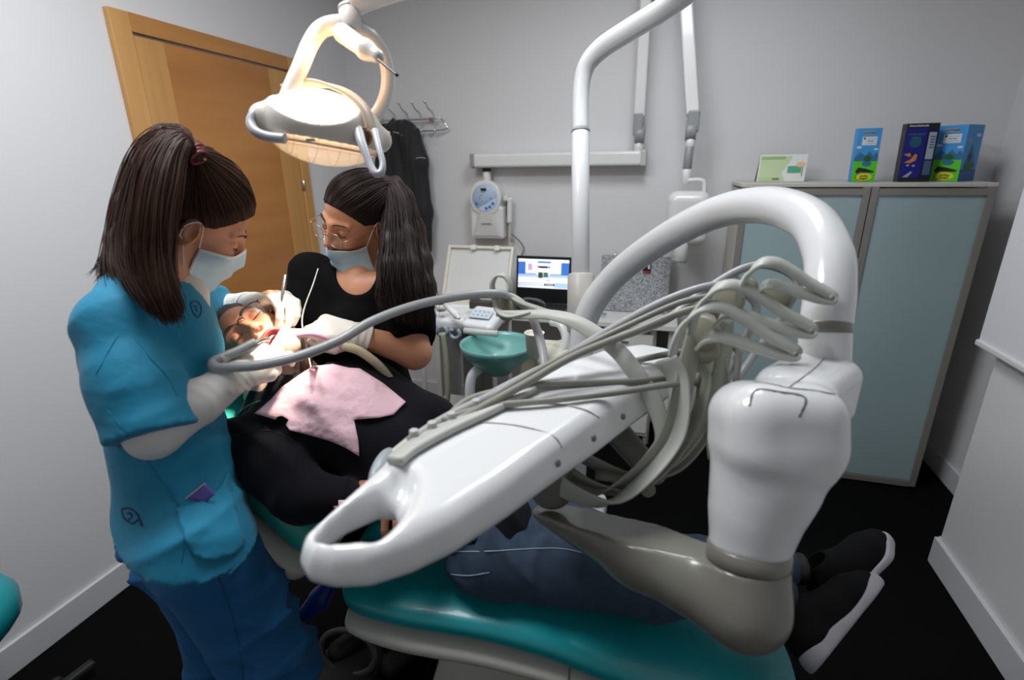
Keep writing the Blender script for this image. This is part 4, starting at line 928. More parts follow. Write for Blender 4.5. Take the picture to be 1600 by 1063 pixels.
# cream case lid standing open behind the console
cs = empty('instrument_case', (-1.0, 2.6, .85), 'open cream instrument case with its lid raised against the desk', 'case')
ll, lr = V(-1.185, 2.62, .875), V(-.795, 2.62, .875); u = nrm(V(0, .13, .26)); n_ = np.cross(V(1, 0, 0), u); hL = .292
box('lid_panel', (ll+lr)/2 + u*hL/2 + n_*-.004, (.36, hL-.02, .006), mat('case_inner', hx('cfcfce'), .5), cs, R=[V(1, 0, 0), u, n_])
for a, b in [((0, .008), (.39, .016)), ((0, hL-.008), (.39, .016))]: box('lid_rim', (ll+lr)/2 + u*a[1] + n_*.004, (b[0], b[1], .03), cream, cs, R=[V(1, 0, 0), u, n_], bev=.004)
for x in (-.187, .187): box('lid_rim', (ll+lr)/2 + V(x, 0, 0) + u*hL/2 + n_*.004, (.016, hL-.02, .03), cream, cs, R=[V(1, 0, 0), u, n_], bev=.004)
for x in (-.04, .10): box('latch', (ll+lr)/2 + V(x, 0, 0) + u*(hL-.012) + n_*.022, (.03, .028, .008), cream, cs, R=[V(1, 0, 0), u, n_], bev=.002)
box('case_base', (-.99, 2.47, .845), (.39, .29, .05), cream, cs, bev=.008)
ct_ = empty('trolley', (-.99, 2.47, 0), 'white trolley with dark sides carrying the open cream case', 'trolley')
box('trolley_top', (-.99, 2.47, .805), (.44, .33, .026), lam, ct_, bev=.004)
for x in (-1.19, -.79):
    for y in (2.33, 2.61): cyl('trolley_leg', (x, y, 0.0), (x, y, .79), .012, lgrey, ct_)
box('trolley_shelf', (-.99, 2.47, .25), (.42, .31, .02), lam, ct_)

# ---------------- dental light ----------------
lm = empty('dental_light', (-.25, 1.63, 1.35), 'lit white dental operating light on a curved pole and yoke above the patient', 'dental light')
pole = [at(907, 440, 1.75), at(907, 330, 1.75), at(907, 205, 1.75)]
cyl('pole_sleeve', at(907, 520, 1.76), at(908, 428, 1.76), .046, mat('sleeve_grey', hx('bdb9b3'), .4), lm)
cyl('lower_pole', at(907, 430, 1.75), at(907, 206, 1.75), .0305, gloss, lm)
cyl('pole_ring', at(907, 207, 1.75), at(907, 204, 1.75), .0315, greyp, lm)
up = [at(907, 205, 1.75), at(907, 165, 1.75), at(909, 130, 1.74), at(918, 100, 1.72), at(942, 74, 1.68), at(985, 46, 1.60), at(1040, 12, 1.50), at(1090, -25, 1.42), at(1120, -50, 1.38)]
tube('upper_pole', up, [.0285, .0285, .0285, .030, .033, .033, .032, .032, .032], gloss, lm, n=8, seg=24)
tA, tB = up[-1], at(660, -90, 1.20)
ej = at(545, -8, 1.06)
s = S(.03); s.cone(tA, tA + V(0, 0, .05), .04, .036)
tube('spring_arm', [tA + V(0, 0, .05), tA + V(-.1, -.03, .06), at(800, -60, 1.22) , at(640, -28, 1.10), at(575, -6, 1.06), at(546, 8, 1.055)], [.036, .034, .032, .03, .026, .024], gloss, lm, n=6, seg=20)
sdf_obj('arm_joint', s, tA - .08, tA + V(.08, .08, .13), .006, gloss, lm)
LC = at(507, 202, 1.05)
cyl('arm_socket', at(545, 10, 1.055), at(549, 48, 1.055), .0215, gloss_l, lm); cyl('socket_ring', at(545, 14, 1.055), at(545.5, 17, 1.055), .0222, greyp, lm)
yk = [at(443, 182, 1.00), at(450, 150, 1.00), at(468, 108, 1.01), at(485, 68, 1.03), at(503, 45, 1.045), at(530, 39, 1.055), at(556, 44, 1.07), at(580, 58, 1.09), at(598, 84, 1.115), at(606, 115, 1.13), at(604, 145, 1.14), at(594, 170, 1.14), at(580, 188, 1.13)]
tube('yoke', yk, [.0145, .0145, .015, .0155, .017, .019, .018, .016, .015, .015, .0148, .0145, .014], gloss_l, lm, n=8, seg=18, ring=(1, 1.15))
s = S(.012); s.cone(at(535, 52, 1.04), at(572, 78, 1.0), .019, .017); s.cone(at(572, 78, 1.0), at(590, 88, .99), .018, .013)
sdf_obj('switch_housing', s, at(560, 70, 1.02)-.11, at(560, 70, 1.02)+.11, .003, gloss_l, lm)
tube('switch_lever', [at(588, 90, .985), at(604, 104, .975), at(621, 118, .965)], .0032, black, lm, seg=8)
# lamp head, built in a tilted frame: a = across the pivots, n = beam direction
pa, pb_ = at(430, 182, 1.0), at(590, 214, 1.10)
la = nrm(pb_ - pa); ln = nrm(at(430, 545, 1.13) - LC); ln = nrm(ln - la*np.dot(ln, la)); lb = np.cross(ln, la)
LR = [la, lb, ln]
def L(a, b, c): return LC + la*a + lb*b + ln*c
glow = mat('lit_reflector', (1, .86, .66), .5, emit=(1.0, .78, .48), es=3.0)
housing = mat('lamp_housing', hx('cfc9bf'), .35, coat=.3)
s = S(.01)
s.ell(L(0, 0, .0), (.120, .086, .080), R=LR); s.ell(L(0, 0, .0), (.114, .080, .074), R=LR, op='s', k=.003)
s.plane(L(0, 0, .026), ln, .004)
s.ell(L(-.030, .045, -.064), (.086, .088, .066), R=LR, op='s', k=.008)       # opening over the glowing reflector
s.cone(L(-.112, 0, 0), L(-.090, 0, 0), .027, .030); s.cone(L(.112, 0, 0), L(.09, 0, 0), .027, .030)
lhs = s
sdf_obj('lamp_housing', s, LC-.17, LC+.17, .003, housing, lm)
s = S(.01); s.ell(L(-.002, 0, 0), (.112, .079, .073), R=LR); s.plane(L(0, 0, .004), ln, .003)
sdf_obj('glowing_reflector', s, LC-.15, LC+.15, .003, glow, lm)
def on_ell(a, b, c, q=1.03):
    v = V(a/.120, b/.086, c/.080); v = v/np.linalg.norm(v)*q; return L(v[0]*.120, v[1]*.086, v[2]*.080)
strap('housing_rib', [on_ell(*q) for q in [(-.075, -.03, -.06), (-.04, -.01, -.075), (.0, .01, -.080), (.035, .032, -.070), (.060, .052, -.048), (.070, .064, -.018), (.070, .066, -.004)]], [la, la, la, la + lb*-.3, la + lb*-.5, la + lb*-.6, la + lb*-.6], .028, .008, mat('rib_beige', hx('bfae9c'), .4), lm, n=6)
clear = mat('clear_cover', (1, .93, .88), .08, spec=.5, alpha=.22)
_t = np.linspace(0, PI/2, 12)
lathe('clear_cover', L(0, 0, .014), ln, [(.080*math.cos(t), .058*math.sin(t)) for t in _t[:-1]] + [(0, .058), (0, .0565)] + [(.0785*math.cos(t), .0565*math.sin(t)) for t in _t[::-1][1:]], clear, lm, seg=56, sx=1.40, xdir=la)
for k_ in (-.045, -.015, .015, .045): tube('cover_rib', [L(k_*1.4 + .0*t, .074*math.cos(t)*math.sqrt(1-(k_/.08)**2), .014 + .0555*math.sin(t)*math.sqrt(1-(k_/.08)**2)) for t in np.linspace(.05, PI-.05, 13)], .0007, mat('rim_pink', hx('d9b9a8'), .3), lm, n=3, seg=5)
tube('cover_rim', [L(.106*math.cos(t), .074*math.sin(t), .034) for t in np.linspace(0, 2*PI, 25)], .0022, mat('rim_pink', hx('d9b9a8'), .3), lm, seg=6)
vp = march(lhs, 567, 214, .7, 1.3, .0005)
if vp is None: vp = L(.06, .07, 0)
vn = nrm(ORG - vp); vu = nrm(np.cross(vn, V(0, 0, 1))); vv = np.cross(vu, vn)
lathe('vent_disc', vp - vn*.002, vn, [(0, .003), (.014, .003), (.017, .005), (.019, .004), (.019, -.004)], mat('vent_bronze', hx('b98a5a'), .35, metal=.6), lm)
for i in range(3): tube('vent_ring', [vp + vn*.0025 + .0042*(i+.8)*(vu*math.cos(t) + vv*math.sin(t)) for t in np.linspace(0, 2*PI, 13)], .0008, black, lm, seg=5)
tube('handle', [at(412, 172, .985), at(398, 178, .975), at(392, 192, .97), at(400, 206, .965), at(420, 214, .965), at(446, 217, .965)], .0092, mat('handle_grey', hx('a5a8ae'), .35), lm, seg=14)
cyl('pivot_peg', at(590, 205, 1.13), at(608, 212, 1.14), .0085, housing, lm)
tube('handle', [at(558, 200, 1.02), at(566, 225, 1.0), at(578, 255, .99), at(586, 270, .985), at(595, 270, .985), at(598, 255, .99), at(592, 230, 1.0), at(586, 205, 1.02)], [.012, .009, .007, .0075, .0075, .006, .006, .008], mat('handle_grey', hx('a5a8ae'), .35), lm, seg=12)
bm = bmesh.new(); add_box(bm, at(485, 219, .965), (.016, .006, .005)); bmo('label_plate', bm, greyp, lm)
# its light
ll_ = bpy.data.lights.new('reflector_glow', 'POINT'); ll_.energy = .9; ll_.color = (1.0, .52, .22); ll_.shadow_soft_size = .05
lo_ = bpy.data.objects.new('reflector_glow', ll_); COL.objects.link(lo_); lo_.location = tuple(L(-.01, .0, -.135))
mouth = at(428, 530, 1.14)
sl = bpy.data.lights.new('lamp_beam', 'SPOT'); sl.energy = 42; sl.color = (1.0, .84, .66); sl.spot_size = math.radians(38); sl.spot_blend = 1.0; sl.shadow_soft_size = .03
so = bpy.data.objects.new('lamp_beam', sl); COL.objects.link(so); so.location = tuple(L(0, 0, .08)); so.rotation_euler = Vector(tuple(mouth - L(0, 0, .08))).to_track_quat('-Z', 'Y').to_euler()
# ---------------- people: shared builders ----------------
skin = mat('skin', hx('d59c7c'), .48, sss=.15, spec=.4, bump=(350, .12, .0004)); skin2 = mat('skin_tan', hx('cc9070'), .48, sss=.12, spec=.4, bump=(350, .12, .0004)); skin3 = mat('skin_ruddy', hx('c08468'), .5, sss=.12, spec=.4, bump=(300, .2, .0006))
lipm = mat('lips', hx('a0544c'), .4); mouthm = mat('mouth_inside', hx('c4506a'), .35, spec=.6); teeth = mat('teeth', hx('e6ddcc'), .25)
hair_d = mat('hair_dark_brown', hx('3b241a'), .5, spec=.25, coat=.0); hair_b = mat('hair_black_brown', hx('241713'), .52, spec=.25); hair_g = mat('hair_grey', hx('3a3129'), .6)
latex = mat('latex_glove', hx('e3ddd4'), .42, spec=.4, sss=.05, bump=(160, .25, .0008)); under = mat('undershirt_white', hx('dcdad6'), .8, bump=(400, .2, .0005))
scrub = mat('scrub_turquoise', hx('0b7fa3'), .74, sheen=.08, bump=(11, .55, .012)); scrubd = mat('scrub_trouser_blue', hx('0a5c92'), .74, sheen=.05, bump=(9, .6, .014))
blackc = mat('black_cotton', (.0028, .0025, .0028), .9, spec=.1, bump=(700, .15, .0004)); navyc = mat('navy_fleece', hx('0e0e15'), .88, spec=.2, sheen=.05, bump=(600, .2, .0006))
denim = mat('denim', hx('33445a'), .8, bump=(900, .3, .0004), var=(40, hx('27374a'), (1, 1, 1))); maskm = mat('mask_blue', hx('b4d8ea'), .7, sheen=.1, bump=(900, .1, .0002)); maskw = mat('mask_edge_white', hx('e6e8ea'), .7)
wire_g = mat('wire_gold', hx('b99a7a'), .25, metal=1); lens_m = mat('lens', (1, 1, 1), .02, trans=1.0, spec=.5, alpha=.12)
class Fr:
    """a local frame: x forward, y left, z up"""
    def __init__(s, o, fwd, up, sc=1.0):
        s.o = np.asarray(o, float); s.x = nrm(fwd); up = np.asarray(up, float); s.z = nrm(up - s.x*np.dot(up, s.x)); s.y = np.cross(s.z, s.x); s.sc = sc
        s.R = np.array([s.x, s.y, s.z])
    def p(s, *a): return s.o + (np.array(a) @ s.R)*s.sc
    def loc(s, P): return (P - s.o) @ s.R.T / s.sc
def rotated(R, ax, ang):
    q = Matrix.Rotation(ang, 3, Vector(tuple(R[ax]))); return np.array([tuple(q @ Vector(tuple(r))) for r in R])
def head_prims(s, F, mouth=0.0):
    c = F.sc; R = F.R; k = .02*c
    s.ell(F.p(-.012, 0, .042), V(.098, .076, .086)*c, R, k)
    s.ell(F.p(.022, 0, -.022), V(.070, .060, .082)*c, R, k)
    for sg in (-1, 1):
        s.cone(F.p(-.005, sg*.048, -.05), F.p(.060, sg*.014, -.104), .020*c, .015*c, k=.03*c)
        s.ell(F.p(.062, sg*.036, -.022), V(.026, .022, .022)*c, R, .02*c)
        s.cone(F.p(.084, sg*.012, .024), F.p(.072, sg*.045, .024), .009*c, .007*c, k=.014*c)
        s.ell(F.p(.094, sg*.031, .006), V(.014, .016, .011)*c, R, .012*c, op='s')
        s.ell(F.p(.0745, sg*.0315, .005), V(.0135, .0155, .0125)*c, R, .003*c)
    s.ell(F.p(.068, 0, -.104), V(.020, .020, .018)*c, R, .02*c)
    s.cone(F.p(.088, 0, .018), F.p(.104, 0, -.026), .0085*c, .0105*c, k=.012*c)
    s.ell(F.p(.108, 0, -.031), V(.0115, .0105, .0095)*c, R, .008*c)
    for sg in (-1, 1):
        s.ell(F.p(.097, sg*.012, -.034), V(.011, .0075, .0075)*c, R, .006*c)
    for sg in (-1, 1): s.ell(F.p(.104, sg*.0065, -.041), V(.006, .0035, .005)*c, R, .002*c, op='s')
    if mouth == 0:
        for (z, r, w_) in [(-.061, .0055, .018), (-.070, .0062, .015)]:
            s.cone(F.p(.0905, -w_, z+.000), F.p(.096, 0, z), r*.5*c, r*c, k=.006*c); s.cone(F.p(.096, 0, z), F.p(.0905, w_, z), r*c, r*.5*c, k=.006*c)
        s.cone(F.p(.101, -.016, -.0655), F.p(.101, .016, -.0655), .0012*c, .0012*c, k=.003*c, op='s')
    else:
        s.ell(F.p(.082, 0, -.104), V(.022, .026, .030)*c, R, .02*c)
        pts = [F.p(.092 - .010*abs(math.cos(t))**2, .026*math.cos(t), -.072 + mouth*.6*math.sin(t)) for t in np.linspace(0, 2*PI, 17)]
        s.chain(pts, [.0062*c]*17, k=.008*c)
        s.ell(F.p(.088, 0, -.072), V(.045, .020, mouth*.50)*c, R, .005*c, op='s')
    for sg in (-1, 1):
        Re = rotated(R, 2, sg*.45); Re = rotated(Re, 1, .12)
        s.ell(F.p(-.004, sg*.080, -.004), V(.019, .0065, .032)*c, Re, .008*c)
        s.ell(F.p(.001, sg*.0865, .002), V(.0105, .005, .018)*c, Re, .005*c, op='s')
def skin_mat(F, mouth=0):
    def f(P):
        q = F.loc(P); m = np.zeros(len(P), int)
        if mouth == 0: m[(q[:, 0] > .086) & (np.abs(q[:, 1]) < .021) & (q[:, 2] < -.055) & (q[:, 2] > -.0775)] = 1
        else:
            e = (q[:, 1]/.0235)**2 + ((q[:, 2]+.072)/(mouth*.56))**2
            m[(q[:, 2] < -.040) & (q[:, 2] > -.16) & (q[:, 0] > -.01) & ((np.abs(q[:, 1]) > .022) | (q[:, 2] < -.04)) & (q[:, 0] < .125)] = 3
            m[(e < 1.0) & (q[:, 0] > .03)] = 2; m[(e > .8) & (e < 2.0) & (q[:, 0] > .078)] = 1
        return m
    return f
def brows_lashes(F, par, m, eyes='closed'):
    for sg in (-1, 1):
        tube('eyebrow', [F.p(.0935, sg*.014, .024), F.p(.0925, sg*.028, .031), F.p(.083, sg*.043, .030), F.p(.076, sg*.050, .025)], [.0024, .0030, .0026, .001], m, par, n=4, seg=8, ring=(1, .6))
        tube('eyelashes', [F.p(.0835, sg*.0185, -.001), F.p(.0905, sg*.031, -.0055), F.p(.082, sg*.046, -.002)], [.0008, .0013, .0010], m, par, n=5, seg=6)
def hand_prims(s, W, X, N, side, curls, sc=1.0, thumb=None, grow=0.0, spread=(.16, .05, -.05, -.16), wrist_r=.028, upto=None):
    """W wrist, X along the metacarpals, N back of the hand, side=+1 when the thumb lies towards cross(N,X)"""
    X = nrm(X); N = nrm(np.asarray(N, float) - X*np.dot(N, X)); T = np.cross(N, X)*side     # T: towards the thumb
    P = lambda a, b, c: W + (X*a + T*b + N*c)*sc
    g = grow
    L_ = [(.040, .025, .021), (.045, .029, .022), (.041, .027, .021), (.032, .020, .019)]
    base = [(.088, .030), (.092, .009), (.086, -.011), (.077, -.030)]; rad = [.0092, .0094, .0088, .0078]
    tips = []
    for i in range(4):
        a = spread[i]; d = nrm(X*math.cos(a) + T*math.sin(a)); p = P(base[i][0], base[i][1], .0); ang = 0; r = rad[i]*sc
        s.cone(P(.03, base[i][1]*.75, -.002), p, .0125*sc+g, .0108*sc+g, k=.012)
        for j in range(3):
            ang += curls[i][j]; dd = d*math.cos(ang) - N*math.sin(ang); q = p + dd*L_[i][j]*sc
            s.cone(p, q, r*(1-.06*j)+g, r*(1-.06*(j+1))+g, k=.0025); p = q
        tips.append(p)
    s.box(P(.050, .001, -.004), V(.042, .036, .012)*sc + g, .011*sc, R=[X, T, N], k=.012)
    tp = thumb or [(.022, .024, -.012), (.050, .048, -.026), (.076, .052, -.040), (.098, .046, -.050)]
    tp = [P(*q) if not isinstance(q, np.ndarray) else q for q in tp]
    s.chain(tp, [.0155*sc+g, .0125*sc+g, .0105*sc+g, .0085*sc+g], k=.004)
    tips.append(tp[-1])
    s.cone(P(-.03, 0, -.001), P(.02, 0, -.002), wrist_r*sc+g, .027*sc+g, k=.015, flat=(N, .72))
    return tips
def near_box(pts, m): pts = np.array(pts); return pts.min(0) - m, pts.max(0) + m
def face_mask(name, F, headf, ztop, zbot, par, phi=1.15, off=.004, ear=True, pleat=.0016, nose_up=.016, droop=0.0, sidez=-.012):
    NU, NV = 30, 16; vs = []
    for j in range(NV+1):
        v = j/NV
        for i in range(NU+1):
            t = -1 + 2*i/NU; ph = t*phi
            z = ztop*(1-v) + zbot*v + nose_up*(1-v)*math.exp(-(ph/.35)**2) + sidez*(abs(t)**2)*(1-v) + .022*(abs(t)**2.0)*v
            ax = .015; r = .16
            P = np.array([F.p(ax + r_*math.cos(ph), r_*math.sin(ph), z) for r_ in np.linspace(.17, .02, 150)])
            d = headf(P) - off; k = np.argmax(d < 0); rr = np.linspace(.17, .02, 150)[k] if (d < 0).any() else .0
            if j: rr = min(max(rr, vs[-(NU+1)][0] - .005), vs[-(NU+1)][0] + .0025)
            vs.append([rr, ph, z])
    vs = np.array(vs).reshape(NV+1, NU+1, 3)
    r = vs[..., 0]
    for _ in range(8):      # the cloth bridges hollows
        rs = r.copy(); rs[1:-1, 1:-1] = (r[:-2, 1:-1] + r[2:, 1:-1] + r[1:-1, :-2] + r[1:-1, 2:])/4; rs[0, 1:-1] = (r[0, :-2]+r[0, 2:])/2; rs[-1, 1:-1] = np.maximum((r[-1, :-2]+r[-1, 2:])/2, r[-2, 1:-1]-.004); r = np.maximum(r, rs)
    r += pleat*np.abs(np.sin(np.linspace(0, 1, NV+1)*PI*3.0))[:, None] + droop*np.linspace(0, 1, NV+1)[:, None]
    pts = [F.p(.015 + r[j, i]*math.cos(vs[j, i, 1]), r[j, i]*math.sin(vs[j, i, 1]), vs[j, i, 2]) for j in range(NV+1) for i in range(NU+1)]
    fs = [(j*(NU+1)+i, j*(NU+1)+i+1, (j+1)*(NU+1)+i+1, (j+1)*(NU+1)+i) for j in range(NV) for i in range(NU)]
    o = pyd(name, pts, fs, [maskm, maskw], par, True)
    for k, f in enumerate(o.data.polygons): f.material_index = 1 if (k < NU or k % NU in (0, NU-1)) else 0
    so = o.modifiers.new('thick', 'SOLIDIFY'); so.thickness = .0012; so.offset = 0
    if ear:
        for sg, c in ((-1, 0), (1, NU)):
            a, b = pts[c], pts[NV*(NU+1) + c]
            tube('ear_loop', [a, F.p(.010, sg*.083, .022), F.p(-.012, sg*.0865, .012), F.p(-.016, sg*.0865, -.012), F.p(-.004, sg*.082, -.03), b], .0013, maskw, o, n=6, seg=6)
    return o
def spectacles(name, F, par, m, rim=.0008, lensh=.019, lensw=.026, dz=0.0, dx=0.0, half=False, tip=True):
    e = tube(name, [F.p(.106+dx, -.010, .006+dz), F.p(.1085+dx, 0, .010+dz), F.p(.106+dx, .010, .006+dz)], rim*1.4, m, par, n=5, seg=8)
    for sg in (-1, 1):
        pts = []
        for t in np.linspace(0, 2*PI, 25):
            c, s_ = math.cos(t), math.sin(t); y = .0345 + math.copysign(abs(c)**.8, c)*lensw; z = math.copysign(abs(s_)**.8, s_)*lensh
            pts.append(F.p(.104+dx-.25*max(0, y-.03)**1.0*.6, sg*y, z+dz))
        tube('rim', pts[:13] if half else pts, rim, m, e, n=2, seg=6)
        c = np.mean(pts[:-1], 0); k = len(pts)-1
        bm = bmesh.new(); vv = [bm.verts.new(tuple(p)) for p in pts[:-1]]; f = bm.faces.new(vv); ex = bmesh.ops.extrude_face_region(bm, geom=[f]); bmesh.ops.translate(bm, verts=[q for q in ex['geom'] if isinstance(q, bmesh.types.BMVert)], vec=tuple(F.x*.0008)); bmo('lens', bm, lens_m, e)
        tube('temple', [F.p(.098+dx, sg*.062, .010+dz), F.p(.09+dx, sg*.072, .012+dz), F.p(.04, sg*.081, .010+dz*.6), F.p(-.005, sg*.084, .022), F.p(-.022, sg*.082, .0), F.p(-.026, sg*.079, -.018)], rim*1.5, m, e, n=6, seg=6)
    return e
def strands(name, guides, n, jit, rad, m, par, wide=1.0, seed=1, taper=True, wave=0.0):
    """hair as many thin strands woven between guide paths (each an equal-length list of points)"""
    rg = np.random.default_rng(seed); G = np.array([catmull(g, 4) for g in guides]); K = G.shape[1]
    cu = bpy.data.curves.new(name, 'CURVE'); cu.dimensions = '3D'; cu.bevel_depth = rad; cu.bevel_resolution = 0; cu.use_fill_caps = False
    for i in range(n):
        a = rg.random()*(len(G)-1); i0 = int(a); f = a - i0; p = G[i0]*(1-f) + G[min(i0+1, len(G)-1)]*f
        off = rg.normal(size=3)*jit; t = np.linspace(0, 1, K)[:, None]
        ph = rg.random(3)*6.28
        p = p + off*np.clip(t*3, .35, 1) + wave*np.sin(t*9 + ph)*t
        c0 = 1 - (rg.random()*.12 if taper else 0); kk = max(4, int(K*c0))
        sp_ = cu.splines.new('POLY'); sp_.points.add(kk-1)
        co = np.c_[p[:kk], np.ones(kk)].astype(np.float32); sp_.points.foreach_set('co', co.ravel())
        sp_.points.foreach_set('radius', np.interp(np.linspace(0, 1, kk), [0, .8, 1], [1, 1, .3]).astype(np.float32))
    o = bpy.data.objects.new(name, cu); COL.objects.link(o); dg = bpy.context.evaluated_depsgraph_get(); me = bpy.data.meshes.new_from_object(o.evaluated_get(dg)); bpy.data.objects.remove(o); bpy.data.curves.remove(cu)
    me.name = name; me.materials.clear(); me.polygons.foreach_set('use_smooth', [True]*len(me.polygons)); return link(name, me, m, par)
def scalp_guides(F, ring, tie, lift=.006, n=9, l0=.0015):
    """paths over the skull from the hairline to the tie"""
    out = []
    c = V(-.012, 0, .042); rr = V(.098, .078, .087)
    for h in ring:
        g = []
        a = nrm((V(*h) - c)/rr); b = nrm((V(*tie) - c)/rr)
        for t in np.linspace(0, 1, n):
            w_ = math.acos(np.clip(a @ b, -1, 1)); q = (math.sin((1-t)*w_)*a + math.sin(t*w_)*b)/max(math.sin(w_), 1e-6)
            base = c + q*(rr + l0 + (lift - l0)*min(1, t*4))
            e1 = V(*tie) - (c + b*(rr+lift))
            g.append(F.p(*(base + e1*t**3)))
        out.append(g)
    return out
RING = [(.089, 0, .078), (.084, .028, .076), (.070, .052, .064), (.050, .068, .046), (.030, .0755, .026), (.014, .078, .022), (-.004, .079, .032), (-.026, .077, .015), (-.034, .070, -.020), (-.055, .058, -.048), (-.078, .034, -.062), (-.088, 0, -.064)]
RING = RING + [(a, -b, c) for a, b, c in RING[-2::-1]] 
def hair_cap(name, F, par, m, grow=.0025, tie=(-.06, 0, .11), vol=0.0):
    s = S(.02); s.ell(F.p(-.012, 0, .042), (V(.098, .076, .086) + grow)*F.sc, F.R)
    if vol: s.ell(F.p(.0, 0, .062), (V(.086, .068, .070) + vol)*F.sc, F.R, k=.02)
    s.ell(F.p(-.045, 0, -.012), V(.060, .062, .062)*F.sc, F.R, k=.02)
    s.cone(F.p(-.04, 0, .09), F.p(*tie), .03*F.sc, .022*F.sc, k=.03)
    s.plane(F.p(.088, 0, .079), F.x*.74 - F.z*.67, .006 if not vol else .022)
    s.ell(F.p(.03, .085, -.01), V(.045, .03, .032)*F.sc, F.R, k=.006, op='s'); s.ell(F.p(.03, -.085, -.01), V(.045, .03, .032)*F.sc, F.R, k=.006, op='s')
    s.add(lambda p: .0012*np.sin((F.loc(p)[:, 1])*900 + 3*np.sin(F.loc(p)[:, 0]*60)), op='d')
    return sdf_obj(name, s, F.o - .17, F.o + .17, .003, m, par)
# ---------------- the dentist ----------------
DF = Fr(V(-.9345, .8525, 1.4567), (.5571, .6115, -.5619), (.4651, .3308, .8211), .98)
neckD = at(248, 452, 1.0)
shR, elR, wrR = at(180, 508, .92), at(240, 676, .91), at(372, 586, 1.01)
shL, elL, wrL = at(292, 498, 1.13), at(332, 498, 1.34), at(394, 475, 1.25)
up3 = V(0, 0, 1)
DFw = nrm(V(.60, .80, 0)); DLt = V(DFw[1], -DFw[0], 0)      # facing; lateral towards the camera
hipC = at(287, 812, 1.05); waist = at(270, 700, 1.04); chest = at(232, 565, 1.03); upch = at(240, 492, 1.0)
def torso(s, g):
    fl = dict(flat=(DFw, .80))
    s.chain([hipC, waist, chest, upch], [.133+g, .120+g, .122+g, .100+g], k=.03, **fl)
    s.cone(upch + DLt*.02, shR, .075+g, .055+g, k=.05); s.cone(upch - DLt*.02, shL, .075+g, .052+g, k=.05)
    s.ell(chest + DFw*.062 + up3*.02 + DLt*.04, V(.062, .062, .068)+g, k=.05); s.ell(chest + DFw*.055 + up3*.02 - DLt*.06, V(.060, .060, .065)+g, k=.05)
hpm = S(.02); head_prims(hpm, DF)
body = S(.03); torso(body, -.022)
body.chain([neckD, DF.p(-.03, 0, -.05)], [.052, .054], k=.03); body.chain([shR, elR, wrR], [.045, .038, .026], k=.02); body.chain([shL, elL, wrL], [.045, .036, .026], k=.02)
kneeR, footR = at(325, 860, 1.02) + V(.05, .03, -.40), at(325, 860, 1.02) + V(.03, .0, -.75)
hR = at(325, 868, 1.02); hL = at(292, 868, 1.20)
kneeR = V(hR[0]+.045, hR[1]+.055, .46); ankR = V(hR[0]+.02, hR[1]+.0, .09); kneeL = V(hL[0]+.0, hL[1]+.03, .46); ankL = V(hL[0]-.02, hL[1]-.02, .09)
body.chain([hR, kneeR, ankR], [.07, .05, .035]); body.chain([hL, kneeL, ankL], [.07, .05, .035])
hp = S(.02); head_prims(hp, DF); hp.chain([DF.p(-.025, 0, -.055), neckD], [.048, .052], k=.016)
# hands: right one steadies the chin, left one holds the probe
handR = S(.008); handL = S(.008)
RX = nrm(at(418, 548, 1.08) - at(374, 586, 1.01)); RN = nrm(at(388, 552, .98) - at(395, 570, 1.04))
hr = dict(W=wrR, X=RX, N=RN, side=-1, curls=[(.45, .55, .3), (.65, .7, .4), (.85, .8, .5), (.95, .9, .5)], sc=.98, thumb=[(.018, .022, -.008), (.048, .040, -.012), (.074, .038, -.022), (.098, .028, -.036)])
LX = nrm(at(446, 466, 1.22) - at(396, 475, 1.25) + V(0, 0, .01)); LN = nrm(V(.05, .25, .95))
hl_ = dict(W=wrL, X=LX, N=LN, side=-1, curls=[(1.0, .75, .35), (1.0, .85, .45), (.75, .95, .6), (.65, .95, .6)], sc=1.0, thumb=[(.018, .018, -.014), (.044, .030, -.034), (.066, .026, -.052), (.082, .014, -.070)])
tR = hand_prims(handR, **hr); tL = hand_prims(handL, **hl_)
def both(fs): return lambda p: np.min([f(p) for f in fs], 0)
lo, hi = near_box([hipC, shR, shL, elR, elL, upch, ankR, ankL, kneeL, neckD, wrL, wrR], .2)
dent = sdf_obj('person', body, lo, hi, .009, [skin, lipm, mouthm], None, None,
    parts=[(hp, *near_box([DF.o, neckD], .17), .0028, skin_mat(DF)), (handR, *near_box([wrR, *tR], .05), .0035, None), (handL, *near_box([wrL, *tL], .05), .0035, None)])
tag(dent, 'woman dentist in turquoise scrubs and face mask leaning over the patient', 'person')
brows_lashes(DF, dent, hair_d)
# gloves
for kw, wr, el in ((hr, wrR, elR), (hl_, wrL, elL)):
    s = S(.008); tp = hand_prims(s, grow=.0014, **kw); s.cone(wr, wr + nrm(el - wr)*.045, .029, .032, k=.012)
    s.plane(wr + nrm(el - wr)*.04, nrm(el - wr), .002)
    s.add(lambda p, wr=wr, x=nrm(el-wr): .0005*np.sin(((p - wr) @ x)*420 + 2*np.sin(p @ V(60, 30, 50)))*np.clip(1 - np.abs((p - wr) @ x)/.045, 0, 1), op='d')
    sdf_obj('glove', s, *near_box([wr + nrm(el - wr)*.05, *tp], .045), .0022, latex, dent)
